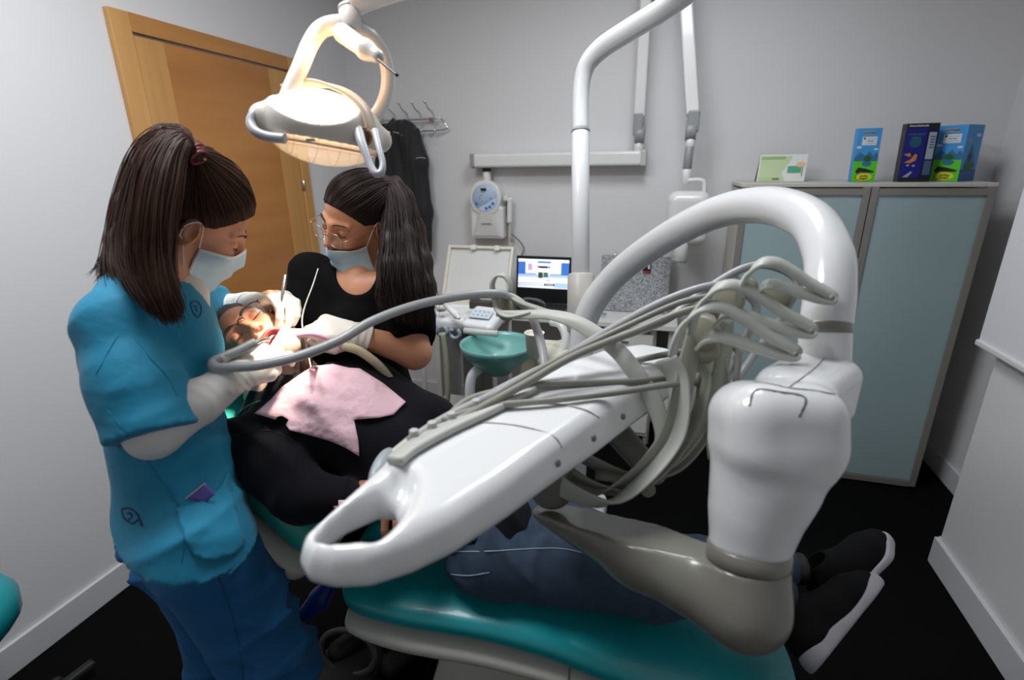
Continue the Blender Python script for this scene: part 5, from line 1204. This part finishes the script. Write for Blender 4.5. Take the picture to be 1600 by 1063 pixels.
# undershirt sleeves
for el, wr, r0 in ((elR, wrR, .043), (elL, wrL, .042)):
    ax = nrm(wr - el); s = S(.01); s.chain([el + (el-wr)*.0, el*.5 + wr*.5, wr + (el-wr)*.08], [r0, .042, .033]); s.cone(el, el + nrm((shR if r0 > .0425 else shL) - el)*.10, r0, .045, k=.02)
    s.plane(wr + (el-wr)*.06, ax, .003); s.add(lambda p, el=el, ax=ax: .0007*np.sin(((p - el) @ ax)*210 + 2.6*np.sin(p @ V(40, -30, 20)) + 1.5*np.sin(p @ V(-25, 60, 35)))*np.clip(((p-el) @ ax)/.15, .25, 1), op='d')
    sdf_obj('undershirt_sleeve', s, *near_box([el, wr, el + (shR-el)*.3], .08), .003, under, dent)
tube('bracelet', [wrL + nrm(elL-wrL)*.008 + (nrm(np.cross(nrm(elL-wrL), V(0, 0, 1)))*math.cos(t)*.032 + np.cross(nrm(np.cross(nrm(elL-wrL), V(0, 0, 1))), nrm(elL-wrL))*math.sin(t)*.027) for t in np.linspace(0, 2*PI, 17)], .0028, black, dent, n=3, seg=8)
# scrub top
hem = at(300, 893, .99) + V(0, 0, .075)
a_ = nrm(elR - shR)
# assemble as torso + sleeves so that each sleeve ends in a clean hem
tors = S(.03); torso(tors, .004); tors.chain([hipC, hem + V(.01, .01, -.05)], [.134, .138], k=.03, flat=(DFw, .82)); 
sR = S(.03); sR.chain([shR, shR*.45 + elR*.55, elR + a_*.06], [.060, .068, .078], k=.03); cut_n = nrm(a_ + .35*nrm(at(215, 705, .9) - at(288, 640, .9))*0 + V(0, 0, -.15)); sR.plane(at(252, 676, .91), nrm(a_*1.0 + nrm(wrR-elR)*-.10), .003)
b_ = nrm(at(352, 480, 1.2) - at(300, 480, 1.13)); sL = S(.03); sL.chain([shL, at(325, 482, 1.20), at(360, 478, 1.27)], [.062, .058, .054], k=.03); sL.plane(at(348, 480, 1.24), nrm(wrL - elL + V(0, 0, .01))*.6 + b_*.4, .003)
neckcut = S(.01); neckcut.cone(neckD + V(0, 0, .03) + DFw*.02, neckD + DFw*.085 + V(0, 0, -.07), .070, .03)
def scrubf(p):
    d = tors(p)
    for q in (sR(p), sL(p)):
        k = .014; h = np.maximum(k - np.abs(d - q), 0)/k; d = np.minimum(d, q) - h*h*k/4
    d = np.maximum(d, -neckcut(p))
    z = p[:, 2]
    hp_ = (p - hem) @ nrm(V(-.12, -.05, -1))
    lowmask = np.clip((chest[2] - .03 - z)/.15, 0, 1)
    d = d + fold(p, [((.5, .3, 1), .15), ((-.6, .3, .9), .10)], .0085, .7, 2.0)*(.5 + .5*lowmask)
    d = np.maximum(d, hp_)
    arm = np.clip(1 - np.abs((p - (shR*.4 + elR*.6)) @ a_)/.12, 0, 1)*np.clip(1 - np.sqrt((((p - elR) - np.outer((p - elR) @ a_, a_))**2).sum(1))/.12, 0, 1)
    d = d + fold(p, [(a_ + V(.5, 0, .3), .06), (a_ + V(-.4, .3, 0), .05)], .012, 2.2, 2.0)*arm
    return d
lo, hi = near_box([hipC, shR, shL, elR, upch, hem - V(0, 0, .06), at(350, 480, 1.2)], .18)
tp_ = sdf_obj('scrub_top', scrubf, lo, hi, .0055, scrub, dent)
# pocket, seams, emblem
patch_on('pocket', scrubf, [(277, 794), (300, 789), (325, 780), (345, 760), (357, 738), (364, 772), (374, 812), (384, 848), (366, 868), (335, 878), (305, 872), (290, 845), (281, 818)], scrub, tp_, off=.0035, thick=.002, wr=.0015)
polyline_on('side_seam', scrubf, [(168, 640), (215, 700), (262, 765), (284, 800), (287, 840), (284, 880)], .0007, mat('seam_teal', hx('0b7899'), .8), tp_)
polyline_on('shoulder_seam', scrubf, [(150, 585), (192, 520), (235, 560), (262, 590), (278, 620)], .0006, mat('seam_teal', hx('0a6f8f'), .7), tp_)
polyline_on('sleeve_seam', scrubf, [(222, 688), (250, 675), (285, 655)], .0005, mat('seam_teal', hx('0a6f8f'), .7), tp_)
polyline_on('emblem', scrubf, [(189, 796), (200, 794), (214, 803), (222, 822)], .0016, mat('emblem_navy', hx('10284e'), .6), tp_)
polyline_on('emblem', scrubf, [(190, 799), (196, 812), (208, 818), (216, 812), (222, 822)], .0016, mat('emblem_navy', hx('10284e'), .6), tp_)
text_c = None
polyline_on('emblem_letter', scrubf, [(198, 803), (203, 802), (206, 808), (200, 812)], .0013, mat('emblem_navy', hx('10284e'), .6), tp_)
polyline_on('chest_crest', scrubf, [(297, 474), (305, 470), (313, 477), (314, 489), (309, 496), (301, 487), (297, 474)], .0011, mat('emblem_navy', hx('10284e'), .6), tp_)
polyline_on('chest_crest', scrubf, [(302, 479), (307, 478), (306, 484), (309, 487)], .0010, mat('emblem_navy', hx('10284e'), .6), tp_)
# undershirt collar seen between the hair
s = S(.02); s.cone(neckD + DFw*.03 + V(0, 0, -.03), neckD + DFw*.045 + V(0, 0, -.075), .058, .034); sdf_obj('undershirt_collar', s, neckD - .16, neckD + .16, .005, under, dent)
# trousers
tr = S(.03); tr.cone(hipC, hR, .115, .090, flat=(DFw, .8)); tr.cone(hipC - DLt*.05 + DFw*.02, hL, .10, .085, flat=(DFw, .8))
tr.chain([hR, kneeR, ankR], [.094, .080, .075], k=.03); tr.chain([hL, kneeL, ankL], [.088, .078, .075], k=.03)
tr.plane(V(0, 0, hem[2]+.05), (0, 0, 1)); tr.plane((0, 0, .055), (0, 0, -1), .004)
tr.add(lambda p: fold(p*V(1, 1, 1), [((.5, .4, 1), .15), ((-.5, .3, 1.1), .09), ((.8, .1, .5), .06)], .016, 3.1, 1.8), op='d')
tro = sdf_obj('scrub_trousers', tr, *near_box([hipC, ankR, ankL, hR, hL], .16), .007, scrubd, dent)
polyline_on('trouser_seam', tr, [(340, 900), (362, 960), (375, 1020), (380, 1062)], .0012, mat('seam_blue', hx('084d78'), .7), tro)
for ak in (ankR, ankL):
    s = S(.02); s.chain([V(ak[0], ak[1], .045), V(ak[0], ak[1], .045) + DFw*.16], [.042, .036]); s.ell(V(ak[0], ak[1], .06), (.045, .045, .05)); s.plane((0, 0, .002), (0, 0, -1)); sdf_obj('clog', s, V(ak[0], ak[1], 0)-.25, V(ak[0], ak[1], .1)+.25, .008, white, dent)
# hair
tie = DF.loc(at(305, 238, .955)[None])[0]
cap = hair_cap('hair', DF, dent, hair_d, grow=.004, tie=tuple(tie), vol=.008)
strands('hair_strands', scalp_guides(DF, [(a + (.004 if a > .04 else 0), b, c) for a, b, c in RING], tuple(tie), .0145, l0=.009), 3200, .0022, .0009, hair_d, cap, seed=3, taper=False)
G1 = [[(304, 238, .94), (288, 214, .93), (262, 214, .93), (232, 248, .93), (208, 310, .93), (196, 372, .92), (206, 428, .90), (236, 470, .89), (266, 495, .88)],
      [(304, 238, .93), (285, 214, .91), (262, 222, .90), (240, 265, .88), (228, 325, .87), (222, 385, .86), (228, 430, .86), (250, 470, .855), (270, 500, .86)],
      [(304, 240, .925), (284, 216, .90), (262, 238, .88), (246, 290, .86), (238, 345, .85), (236, 395, .85), (244, 435, .85), (259, 470, .85), (272, 503, .86)],
      [(305, 242, .925), (292, 226, .90), (276, 258, .885), (264, 310, .87), (258, 360, .86), (256, 405, .855), (260, 440, .85), (268, 470, .85), (275, 492, .86)]]
G2 = [[(304, 238, .95), (284, 210, .95), (252, 212, .97), (218, 255, 1.0), (196, 318, 1.0), (186, 370, .99), (178, 400, .98), (165, 420, .97), (150, 432, .97)],
      [(304, 238, .95), (286, 209, .94), (256, 213, .94), (226, 252, .95), (202, 318, .95), (190, 375, .94), (192, 415, .92), (205, 450, .91), (228, 480, .90)]]
for gi, (G, n_, j_) in enumerate(((G1, 4200, .0075), (G2, 1400, .008))):
    strands('ponytail', [[at(*q) for q in g] for g in G], n_, j_, .0009, hair_d, cap, seed=5+gi, wave=.003)
s = S(.02)
for g in G1[:3] + [G2[1]]: s.chain([at(q[0], q[1], q[2]+.020) for q in g[1:-2]], [.012, .016, .018, .018, .018, .015][:len(g)-3], k=.02)
sdf_obj('ponytail_core', s, *near_box([at(*q) for g in G1+G2 for q in g], .05), .005, hair_d, cap)
bm = bmesh.new(); tc = at(305, 240, .935); ta = nrm(at(288, 214, .93) - at(312, 246, .94)); tu = nrm(np.cross(ta, V(0, 0, 1))); tv = np.cross(ta, tu)
add_tube(bm, [tc + (tu*math.cos(t*2*PI*3) + tv*math.sin(t*2*PI*3))*(.017+.003*math.sin(t*40)) + ta*(t-.5)*.022 for t in np.linspace(0, 1, 60)], .0032, 2, 8); bmo('hair_tie', bm, mat('hair_tie_plum', hx('6d2a33'), .3), cap)
face_mask('face_mask', DF, hp, -.016, -.122, dent, phi=1.42)
for dz in (0, .006, .022): bm = bmesh.new(); c_ = DF.p(-.016, -.088, -.022+dz); bmesh.ops.create_icosphere(bm, subdivisions=2, radius=.0022, matrix=Matrix.Translation(tuple(c_))); bmo('ear_stud', bm, chrome, dent)
# phone in the pocket
ph_c = at(305, 775, .9); pm = march(scrubf, 306, 778, off=.004)
if pm is None: pm = at(306, 778, .92)
ux = nrm(at(325, 758, 1) - at(285, 790, 1)); vx = nrm(np.cross(nrm(ORG - pm), ux))
ph = empty('phone', pm, 'purple-backed smartphone sticking out of the tunic pocket', 'phone')
nn_ = nrm(np.cross(ux, vx)); 
box('phone_body', pm + vx*(-.004 if vx[2] > 0 else .004) - nrm(ORG-pm)*.001, (.058, .026, .006), mat('phone_purple', hx('5a45a0'), .25, coat=.4), ph, R=[ux, vx, nn_], bev=.0025)
up_ = vx if vx[2] > 0 else -vx
box('phone_rim', pm + up_*.0095 - nrm(ORG-pm)*.001, (.058, .0026, .008), mat('phone_silver', hx('c9b9b4'), .25, metal=.8), ph, R=[ux, vx, nn_], bev=.0008)
# probe held upright in the left hand, handpiece in the right
pr = empty('dental_probe', at(441, 470, 1.12), 'thin steel dental probe held upright in the dentist\'s fingers', 'dental probe')
pb0, pb1 = at(446, 430, 1.20), at(434, 505, 1.185); cyl('probe_handle', pb0, pb1, .0034, stl, pr)
tube('probe_tip', [pb1, at(433, 515, 1.18), at(434, 528, 1.175), at(430, 535, 1.175)], [.0022, .0014, .001, .0006], stl, pr)
hpv = empty('handpiece', at(365, 553, 1.0), 'slim metal dental handpiece held between the dentist\'s right fingers', 'dental handpiece')
a, b, c = at(356, 557, 1.0), at(392, 540, 1.04), at(408, 532, 1.07)
bm = bmesh.new(); add_cyl(bm, a, b, .0085, .0072); bmo('handpiece_body', bm, stl, hpv); tube('handpiece_neck', [b, c, at(420, 530, 1.10)], [.006, .0042, .0045], stl, hpv)
bm = bmesh.new(); add_cyl(bm, at(343, 563, .985), a, .0098, .0092); add_cyl(bm, at(352, 559, .995), at(354, 558, .997), .0102); bmo('coupling', bm, lgrey, hpv)
# ---------------- the patient ----------------
PF = Fr(V(-.9224, .9598, 1.1656), (.2846, -.6633, .6922), (-.9332, -.0262, .3585), .98)
pneck = at(425, 612, 1.20)
nS, fS = V(-.81, .775, 1.0), V(-.74, 1.10, 1.02)
nE, nW = at(474, 776, 1.06), at(545, 778, 1.075)
fE, fW = at(672, 662, 1.27), at(640, 735, 1.17)
chP, beP, peP = V(-.68, .935, .985), V(-.50, .95, .85), V(-.32, .975, .745)
body = S(.03); body.chain([chP, beP, peP], [.11, .105, .11], flat=(V(.45, 0, .9), .8)); body.chain([nS, nE, nW], [.05, .042, .03]); body.chain([fS, fE, fW], [.05, .042, .03]); body.cone(nS, fS, .045, .045); body.cone(chP, pneck, .09, .055)
nK, nA = V(.03, .955, .680), at(1216, 915, 1.21); fK, fA = V(.02, 1.05, .655), at(1232, 886, 1.28)
nH, fH = V(-.33, .90, .725), V(-.31, 1.04, .73)
body.chain([nH, nK, nA], [.075, .052, .035]); body.chain([fH, fK, fA], [.075, .052, .035])
hp2 = S(.02); head_prims(hp2, PF, mouth=.026); hp2.chain([PF.p(-.025, 0, -.05), pneck], [.056, .060], k=.03)
hn = S(.008); t1 = hand_prims(hn, nW, nrm(V(.35, .92, .05)), nrm(V(0, 0, 1)), 1, [(.3, .5, .3)]*4)
hf = S(.008); t2 = hand_prims(hf, fW, nrm(V(.2, -.6, -.1)), nrm(V(0, 0, 1)), -1, [(.5, .6, .3)]*4)
pat = sdf_obj('person', body, *near_box([chP, nS, fS, nE, fE, fW, nW, nA, fA, peP], .16), .009, [skin3, lipm, mouthm, mat('stubble', hx('c9a68e'), .7, var=(260, hx('a89a90'), (1, 1, 1)), bump=(500, .6, .001))], None, None,
    parts=[(hp2, *near_box([PF.o, pneck], .17), .0028, skin_mat(PF, .026)), (hn, *near_box([nW, *t1], .05), .0045, None), (hf, *near_box([fW, *t2], .05), .0045, None)])
tag(pat, 'patient in a navy sweater and jeans lying in the chair with mouth open', 'person')
brows_lashes(PF, pat, hair_g)
bm = bmesh.new()
for i in range(9):
    t = -1 + 2*i/8; add_box(bm, PF.p(.083 - .010*t*t, .0165*t, -.072 + .0085), (.0042, .0040, .006), PF.R, .0008, 1)
bmo('teeth', bm, teeth, pat)
s = S(.006); s.ell(PF.p(.062, 0, -.080), V(.022, .013, .007), PF.R); sdf_obj('tongue', s, PF.p(.06, 0, -.08)-.04, PF.p(.06, 0, -.08)+.04, .003, mouthm, pat)
cap2 = hair_cap('hair', PF, pat, hair_g, grow=.003, tie=(-.08, 0, .09))
strands('hair_strands', scalp_guides(PF, RING, (-.085, 0, .07), .003), 1100, .0022, .0005, hair_g, cap2, seed=9)
spectacles('glasses', PF, pat, black, rim=.0011, dz=.002, half=True)
s = S(.008); s.cone(PF.p(.096, .022, -.090), PF.p(.098, -.016, -.094), .0105, .0105)
s.add(lambda p: .001*np.sin(p @ V(500, 400, 300)), op='d'); gz = sdf_obj('gauze_roll', s, PF.p(.09, 0, -.1)-.06, PF.p(.09, 0, -.1)+.06, .003, mat('gauze', hx('f0ece6'), .9), None)
tag(gz, 'white cotton roll resting at the patient\'s open mouth', 'cotton roll')
# sweater
sw = S(.035)
sw.chain([chP + V(-.02, 0, .01), beP, peP + V(.02, 0, 0)], [.122, .120, .120], flat=(nrm(V(.45, 0, .9)), .84))
sw.cone(nS + V(.03, .06, 0), fS + V(.03, -.06, 0), .085, .085, k=.05)
sw.chain([nS, nS*.5 + nE*.5 + V(0, -.0, .0), nE, nW - (nW-nE)*.12], [.066, .060, .052, .040], k=.025)
sw.chain([fS, fE, fW], [.070, .062, .044], k=.035)
sw.cone(pneck + V(.02, 0, -.05), pneck + V(.03, .0, -.02), .082, .072, k=.03); 
sw.cone(pneck + V(-.03, 0, .06), pneck + V(.06, 0, -.02)*.3 + V(0, 0, 0), .060, .058, k=.006, op='s')
def swf(p):
    return sw(p) + fold(p, [((1, .3, -.3), .13), ((.4, 1, .2), .11)], .012, 1.4, 2.0)
swo = sdf_obj('sweater', swf, *near_box([chP, nS, fS, nE, fE, fW, nW, peP, pneck], .16), .006, navyc, pat)
polyline_on('shoulder_seam', swf, [(362, 682), (400, 674), (432, 676), (462, 692)], .0012, mat('seam_navy', hx('0a0a12'), .8), swo)
tube('sweater_cuff', [nW - (nW-nE)*.16, nW - (nW-nE)*.04], [.044, .042], navyc, swo, n=4, seg=20)
jn = S(.03); jn.chain([nH, nK, nA - nrm(nA-nK)*.03], [.092, .070, .054]); jn.chain([fH, fK, fA - nrm(fA-fK)*.03], [.092, .066, .054]); jn.cone(peP, peP + V(.03, 0, -.01), .110, .105)
jnf = lambda p: jn(p) + fold(p, [((.6, .3, 1), .12), ((1, -.5, .4), .09)], .008, .4, 2.4)
jno = sdf_obj('jeans', jnf, *near_box([nH, fH, nK, nA, fA, peP], .15), .007, denim, pat)
polyline_on('jeans_seam', jnf, [(690, 862), (760, 862), (830, 858), (880, 858), (925, 868)], .0016, mat('jeans_thread', hx('8195a8'), .8), jno)
polyline_on('jeans_pocket_seam', jnf, [(665, 884), (690, 895), (730, 900), (765, 895)], .0014, mat('jeans_thread', hx('8195a8'), .8), jno)
# shoes
shoe_b = mat('shoe_black', (.003, .003, .0035), .85, spec=.15, bump=(500, .4, .0008)); sole_m = mat('sole_grey', hx('9a969c'), .6)
def shoe(an, toe, heel, sole_n, label=None):
    """an ankle, sole runs heel->toe, sole_n points out of the sole"""
    x = nrm(toe - heel); n = nrm(sole_n - x*np.dot(sole_n, x)); y = np.cross(n, x); Ls = np.linalg.norm(toe - heel)
    P = lambda a, b, c: heel + x*a*Ls + y*b + n*c
    s = S(.02); s.chain([P(.10, 0, -.030), P(.45, 0, -.030), P(.72, .003, -.028), P(.90, .002, -.022)], [.036, .037, .041, .033], k=.03)
    s.chain([P(.14, 0, -.045), P(.20, 0, -.085)], [.037, .038], k=.03); s.cone(P(.2, 0, -.08), P(.55, 0, -.045), .036, .032, k=.03); s.plane(P(0, 0, -.004), n, .003)
    s.cone(P(.20, 0, -.085), P(.20, 0, -.13), .032, .034, k=.006, op='s')
    up = sdf_obj('trainer', s, *near_box([P(0, 0, 0), P(1, 0, 0), P(.2, 0, -.1)], .07), .0045, shoe_b, None)
    s = S(.02); s.chain([P(.08, 0, -.004), P(.45, 0, -.004), P(.74, .003, -.006), P(.93, .002, -.012)], [.040, .038, .046, .034], k=.03)
    s.plane(P(0, 0, .008), n, .006); 
    s.add(lambda p: -(((p - heel) @ n) + .020 + .010*np.cos(((p-heel) @ x)/Ls*5.5)) , k=.004, op='i')
    so = sdf_obj('sole', s, *near_box([P(0, 0, 0), P(1, 0, 0)], .07), .0035, sole_m, up)
    bm = bmesh.new()
    for i in range(5):
        a = .40 + i*.075; add_tube(bm, [P(a, -.022, -.058+.10*(a-.4)*.3), P(a+.03, 0, -.072+.16*(a-.4)*.3), P(a, .022, -.058+.10*(a-.4)*.3)], .0022, 3, 6)
    bmo('laces', bm, black, up)
    return up
t_, h_ = at(1372, 915, 1.23), at(1272, 1040, 1.10)
su = shoe(nA, t_, h_, nrm(V(.62, -.50, -.25))); tag(su, 'black trainer with a long pale sole, on the patient\'s nearer foot', 'shoe', 'trainers on the patient\'s feet')
su2 = shoe(fA, at(1384, 848, 1.36), at(1300, 960, 1.25), nrm(V(.9, .38, -.2))); tag(su2, 'black trainer on the patient\'s farther foot, only its sole rim pale', 'shoe', 'trainers on the patient\'s feet')
tube('sock', [nA - nrm(nA-nK)*.06, nA + nrm(h_*.75+t_*.25 - nA)*.03], [.036, .038], blackm, pat); tube('sock', [fA - nrm(fA-fK)*.06, fA + V(.03, 0, 0)], [.036, .038], blackm, pat)
# bib
bibm = mat('bib_pink', hx('ecc4cf'), .75, bump=(24, .8, .010))
bib_poly = [(487, 573), (520, 569), (545, 575), (562, 576), (600, 600), (634, 628), (615, 648), (592, 653), (553, 656), (560, 690), (561, 713), (540, 700), (515, 689), (480, 679), (452, 672), (447, 664), (451, 656), (441, 650), (434, 651), (430, 656), (398, 646), (424, 624), (440, 605), (465, 588)]
bb = patch_on('paper_bib', swf, bib_poly, bibm, None, off=.008, step=5, thick=.0009, wr=.007, seed=1.1)
tag(bb, 'pink paper bib spread over the patient\'s chest', 'bib')
tube('bib_cord', [at(497, 420, 1.30), at(489, 445, 1.28), at(476, 480, 1.24), at(472, 505, 1.22), at(478, 540, 1.21), at(484, 565, 1.20), at(487, 580, 1.18)], .0016, white, None, n=8, seg=8)
tag(bpy.data.objects['bib_cord'], 'thin white cord hanging from the assistant\'s mask to the bib', 'cord')
tube('neck_chain', [at(425, 628, 1.13), at(405, 628, 1.12), at(385, 637, 1.11), at(372, 650, 1.11)], .0028, mat('cord_green', hx('1f5a48'), .5), None)
tag(bpy.data.objects['neck_chain'], 'dark green bib chain around the patient\'s neck', 'chain')
tiss = patch_on('paper_tissue', lambda p: np.minimum(np.sqrt(((p - at(545, 790, 1.03))**2).sum(1)) - .035, 1), [(529, 782), (545, 782), (552, 776), (566, 776), (560, 792), (540, 800), (529, 797)], bibm, None, off=.003, step=4, wr=.003)
tag(tiss, 'small pink paper tissue at the patient\'s near hand', 'tissue')
# ---------------- the assistant ----------------
AF = Fr(V(-.8032, 1.2509, 1.4315), (-.3556, -.894, -.2726), (.2293, -.3662, .9018), .98)
aneck = at(563, 446, 1.43); AFw = nrm(V(-.45, -.89, 0)); ALt = V(AFw[1], -AFw[0], 0)*-1
aSr, aSl = at(490, 432, 1.46), at(632, 442, 1.40)        # her right shoulder (left in the photo), her left
aEl, aWl = at(648, 552, 1.33), at(558, 524, 1.27)
aEr, aWr = at(470, 530, 1.38), at(468, 600, 1.30)
aCh, aWa, aHi = at(560, 520, 1.455), at(575, 620, 1.46), at(590, 700, 1.5)
body = S(.03)
body.chain([aHi, aWa, aCh, at(558, 466, 1.445)], [.125, .105, .115, .085], flat=(AFw, .75)); body.cone(at(558, 460, 1.45), aSl, .050, .040, k=.05); body.cone(at(558, 460, 1.45), aSr, .050, .040, k=.05)
body.chain([aSl, aEl, aWl], [.045, .040, .026], k=.02); body.chain([aSr, aEr, aWr], [.045, .036, .026], k=.02)
hpL, hpR = aHi + V(.06, .03, -.08), aHi + V(-.09, .03, -.08)
fl_, fr_ = V(hpL[0]+.02, hpL[1]+.02, .09), V(hpR[0]-.02, hpR[1]+.02, .09)
body.chain([hpL, (hpL+fl_)/2 + V(0, -.02, 0), fl_], [.07, .05, .035]); body.chain([hpR, (hpR+fr_)/2 + V(0, -.02, 0), fr_], [.07, .05, .035])
hp3 = S(.02); head_prims(hp3, AF); hp3.chain([AF.p(-.030, 0, -.05), aneck], [.045, .047], k=.016); hp3n = hp3.ops[:]; hp3.cone(aneck, aneck + V(0, .0, -.05), .047, .058, k=.035); hp3.cone(aneck + V(0, 0, -.05) + AFw*.02, aCh + AFw*.020 + V(0, 0, .06), .060, .070, k=.05)
hpa = S(.02); hpa.ops = hp3n
al = dict(W=aWl, X=nrm(at(515, 514, 1.245) - aWl), N=nrm(V(.1, -.45, .9)), side=1, curls=[(.12, .12, .08), (.75, 1.0, .6), (.85, 1.1, .7), (.95, 1.1, .7)], sc=1.0, spread=(.02, .02, -.05, -.12), thumb=[(.018, .022, -.012), (.045, .040, -.022), (.075, .036, -.030), (.100, .028, -.030)])
ah = S(.008); t3 = hand_prims(ah, **al)
ar = dict(W=aWr, X=nrm(V(-.1, -.6, .1)), N=V(0, 0, 1), side=-1, curls=[(.5, .6, .3)]*4, sc=.95)
ah2 = S(.008); t4 = hand_prims(ah2, **ar)
asst = sdf_obj('person', body, *near_box([aHi, aCh, aSl, aSr, aEl, aWl, aEr, aWr, fl_, fr_], .17), .008, [skin2, lipm, mouthm], None, None,
    parts=[(hp3, *near_box([AF.o, aneck, aCh], .16), .003, skin_mat(AF)), (ah, *near_box([aWl, *t3], .05), .0035, None), (ah2, *near_box([aWr, *t4], .05), .0045, None)])
tag(asst, 'woman assistant in a black top with lowered mask and glasses behind the patient', 'person')
brows_lashes(AF, asst, hair_b)
s = S(.008); tp = hand_prims(s, grow=.0014, **al); s.cone(aWl, aWl + nrm(aEl-aWl)*.04, .031, .036, k=.012); s.plane(aWl + nrm(aEl-aWl)*.030, nrm(aEl-aWl), .002)
s.add(lambda p: .0010*np.sin(((p - aWl) @ nrm(aEl-aWl))*380)*np.clip(1 - np.abs((p - aWl) @ nrm(aEl-aWl))/.04, 0, 1), op='d')
sdf_obj('glove', s, *near_box([aWl, *tp], .06), .0022, latex, asst)
s = S(.008); tp = hand_prims(s, grow=.0014, **ar); sdf_obj('glove', s, *near_box([aWr, *tp], .05), .004, latex, asst)
tpz = S(.03)
tpz.chain([aHi + V(0, 0, -.06), aWa, aCh, at(558, 472, 1.445)], [.140, .128, .135, .100], flat=(AFw, .80)); tpz.cone(at(558, 464, 1.45), aSl, .070, .058, k=.04); tpz.cone(at(558, 464, 1.45), aSr, .070, .055, k=.04)
for sg in (-1, 1): tpz.ell(aCh + AFw*.075 + ALt*sg*.07 + V(0, 0, .01), (.07, .07, .075), k=.05)
tpz.chain([aSr, aSr*.3 + aEr*.7], [.064, .062], k=.03)
elN = nrm(aWl - aEl)
slc = S(.01)
slv = S(.03); slv.chain([aSl, at(641, 500, 1.345), at(651, 560, 1.335)], [.060, .058, .058], k=.03); slv.plane(at(648, 530, 1.34), nrm(aEl - aSl), .003)
def tpzf(p):
    d = tpz(p); e_ = slv(p); h_ = np.maximum(.02 - np.abs(d - e_), 0)/.02; d = np.minimum(d, e_) - h_*h_*.005
    return np.maximum(d, -S.__call__(vneck, p)) + fold(p, [((.3, .3, 1), .12), ((1, .2, .5), .10)], .009, 5.0, 2.0)
vneck = S(.03); vneck.cone(aneck + V(0, 0, .045), at(550, 436, 1.30), .060, .050, k=.03)
tpo = sdf_obj('black_top', tpzf, *near_box([aHi - V(0, 0, .1), aSl, aSr, aEl, aCh], .17), .0055, blackc, asst)
lg = S(.03); lg.chain([aHi, hpL, (hpL+fl_)/2 + V(0, -.02, 0), fl_], [.12, .09, .07, .06]); lg.chain([aHi, hpR, (hpR+fr_)/2 + V(0, -.02, 0), fr_], [.12, .09, .07, .06])
sdf_obj('black_trousers', lg, *near_box([aHi, fl_, fr_], .15), .009, blackc, asst)
for ak in (fl_, fr_):
    s = S(.02); s.chain([V(ak[0], ak[1], .042), V(ak[0], ak[1], .042) + AFw*.15], [.040, .035]); s.plane((0, 0, .002), (0, 0, -1)); sdf_obj('shoe', s, V(ak[0], ak[1], 0)-.22, V(ak[0], ak[1], .1)+.22, .008, blackm, asst)
tie = AF.loc(at(606, 290, 1.40)[None])[0]
cap3 = hair_cap('hair', AF, asst, hair_b, tie=tuple(tie))
strands('hair_strands', scalp_guides(AF, RING, tuple(tie), .004), 1500, .0022, .0009, hair_b, cap3, seed=13, taper=False)
G = [[(604, 288, 1.39), (618, 284, 1.40), (632, 310, 1.40), (646, 360, 1.40), (656, 410, 1.37), (664, 450, 1.34), (668, 480, 1.32), (668, 505, 1.31)],
     [(604, 290, 1.38), (614, 290, 1.38), (622, 320, 1.37), (630, 370, 1.34), (636, 420, 1.30), (640, 455, 1.28), (645, 485, 1.27), (650, 508, 1.27)],
     [(603, 292, 1.37), (610, 298, 1.36), (612, 335, 1.34), (612, 380, 1.31), (610, 420, 1.28), (612, 450, 1.265), (618, 478, 1.26), (628, 500, 1.26)],
     [(602, 294, 1.36), (606, 305, 1.35), (610, 345, 1.345), (608, 385, 1.325), (602, 420, 1.29), (600, 448, 1.27), (600, 470, 1.26), (610, 488, 1.26)]]
strands('ponytail', [[at(*q) for q in g] for g in G], 3200, .008, .0010, hair_b, cap3, seed=21, wave=.006)
s = S(.02)
for g in G[:3]: s.chain([at(q[0], q[1], q[2]+.02) for q in g[1:-1]], [.018, .024, .03, .032, .028, .020], k=.02)
sdf_obj('ponytail_core', s, *near_box([at(*q) for g in G for q in g], .06), .006, hair_b, cap3)
face_mask('face_mask', AF, hpa, -.044, -.126, asst, phi=1.32, nose_up=-.004, droop=.003, off=.007, sidez=.004)
spectacles('glasses', AF, asst, wire_g, rim=.0008, dz=-.006, dx=.006, lensh=.021, lensw=.025)
tube('earring', [AF.p(-.008, .083, -.036), AF.p(-.010, .088, -.044), AF.p(-.008, .083, -.050)], .001, wire_g, asst, seg=6)
# suction tube held by the assistant
su3 = empty('suction_tube', aWl, 'beige ribbed suction hose with a pink tip held by the assistant', 'suction hose')
a = at(536, 541, 1.235)
tube('suction_nozzle', [at(437, 533, 1.16), at(460, 524, 1.18), at(490, 522, 1.20), at(520, 533, 1.225), a], [.0045, .005, .006, .0075, .008], mat('nozzle_pink', hx('d8a0c0'), .35), su3)
hs_ = catmull([a, at(560, 548, 1.24), at(590, 570, 1.26), at(612, 598, 1.30), at(635, 640, 1.36), at(660, 690, 1.42), V(-.55, 1.40, .60), V(-.55, 1.55, .40), V(-.62, 1.75, .30), V(-.74, 1.98, .35)], 14)
bm = bmesh.new(); path = [p for p in hs_]; L_ = len(path); add_tube(bm, path, [.0105 + (.0012 if i % 2 else 0) for i in range(L_)], 0, 14); bmo('ribbed_hose', bm, mat('hose_beige', hx('c3b79a'), .5), su3)
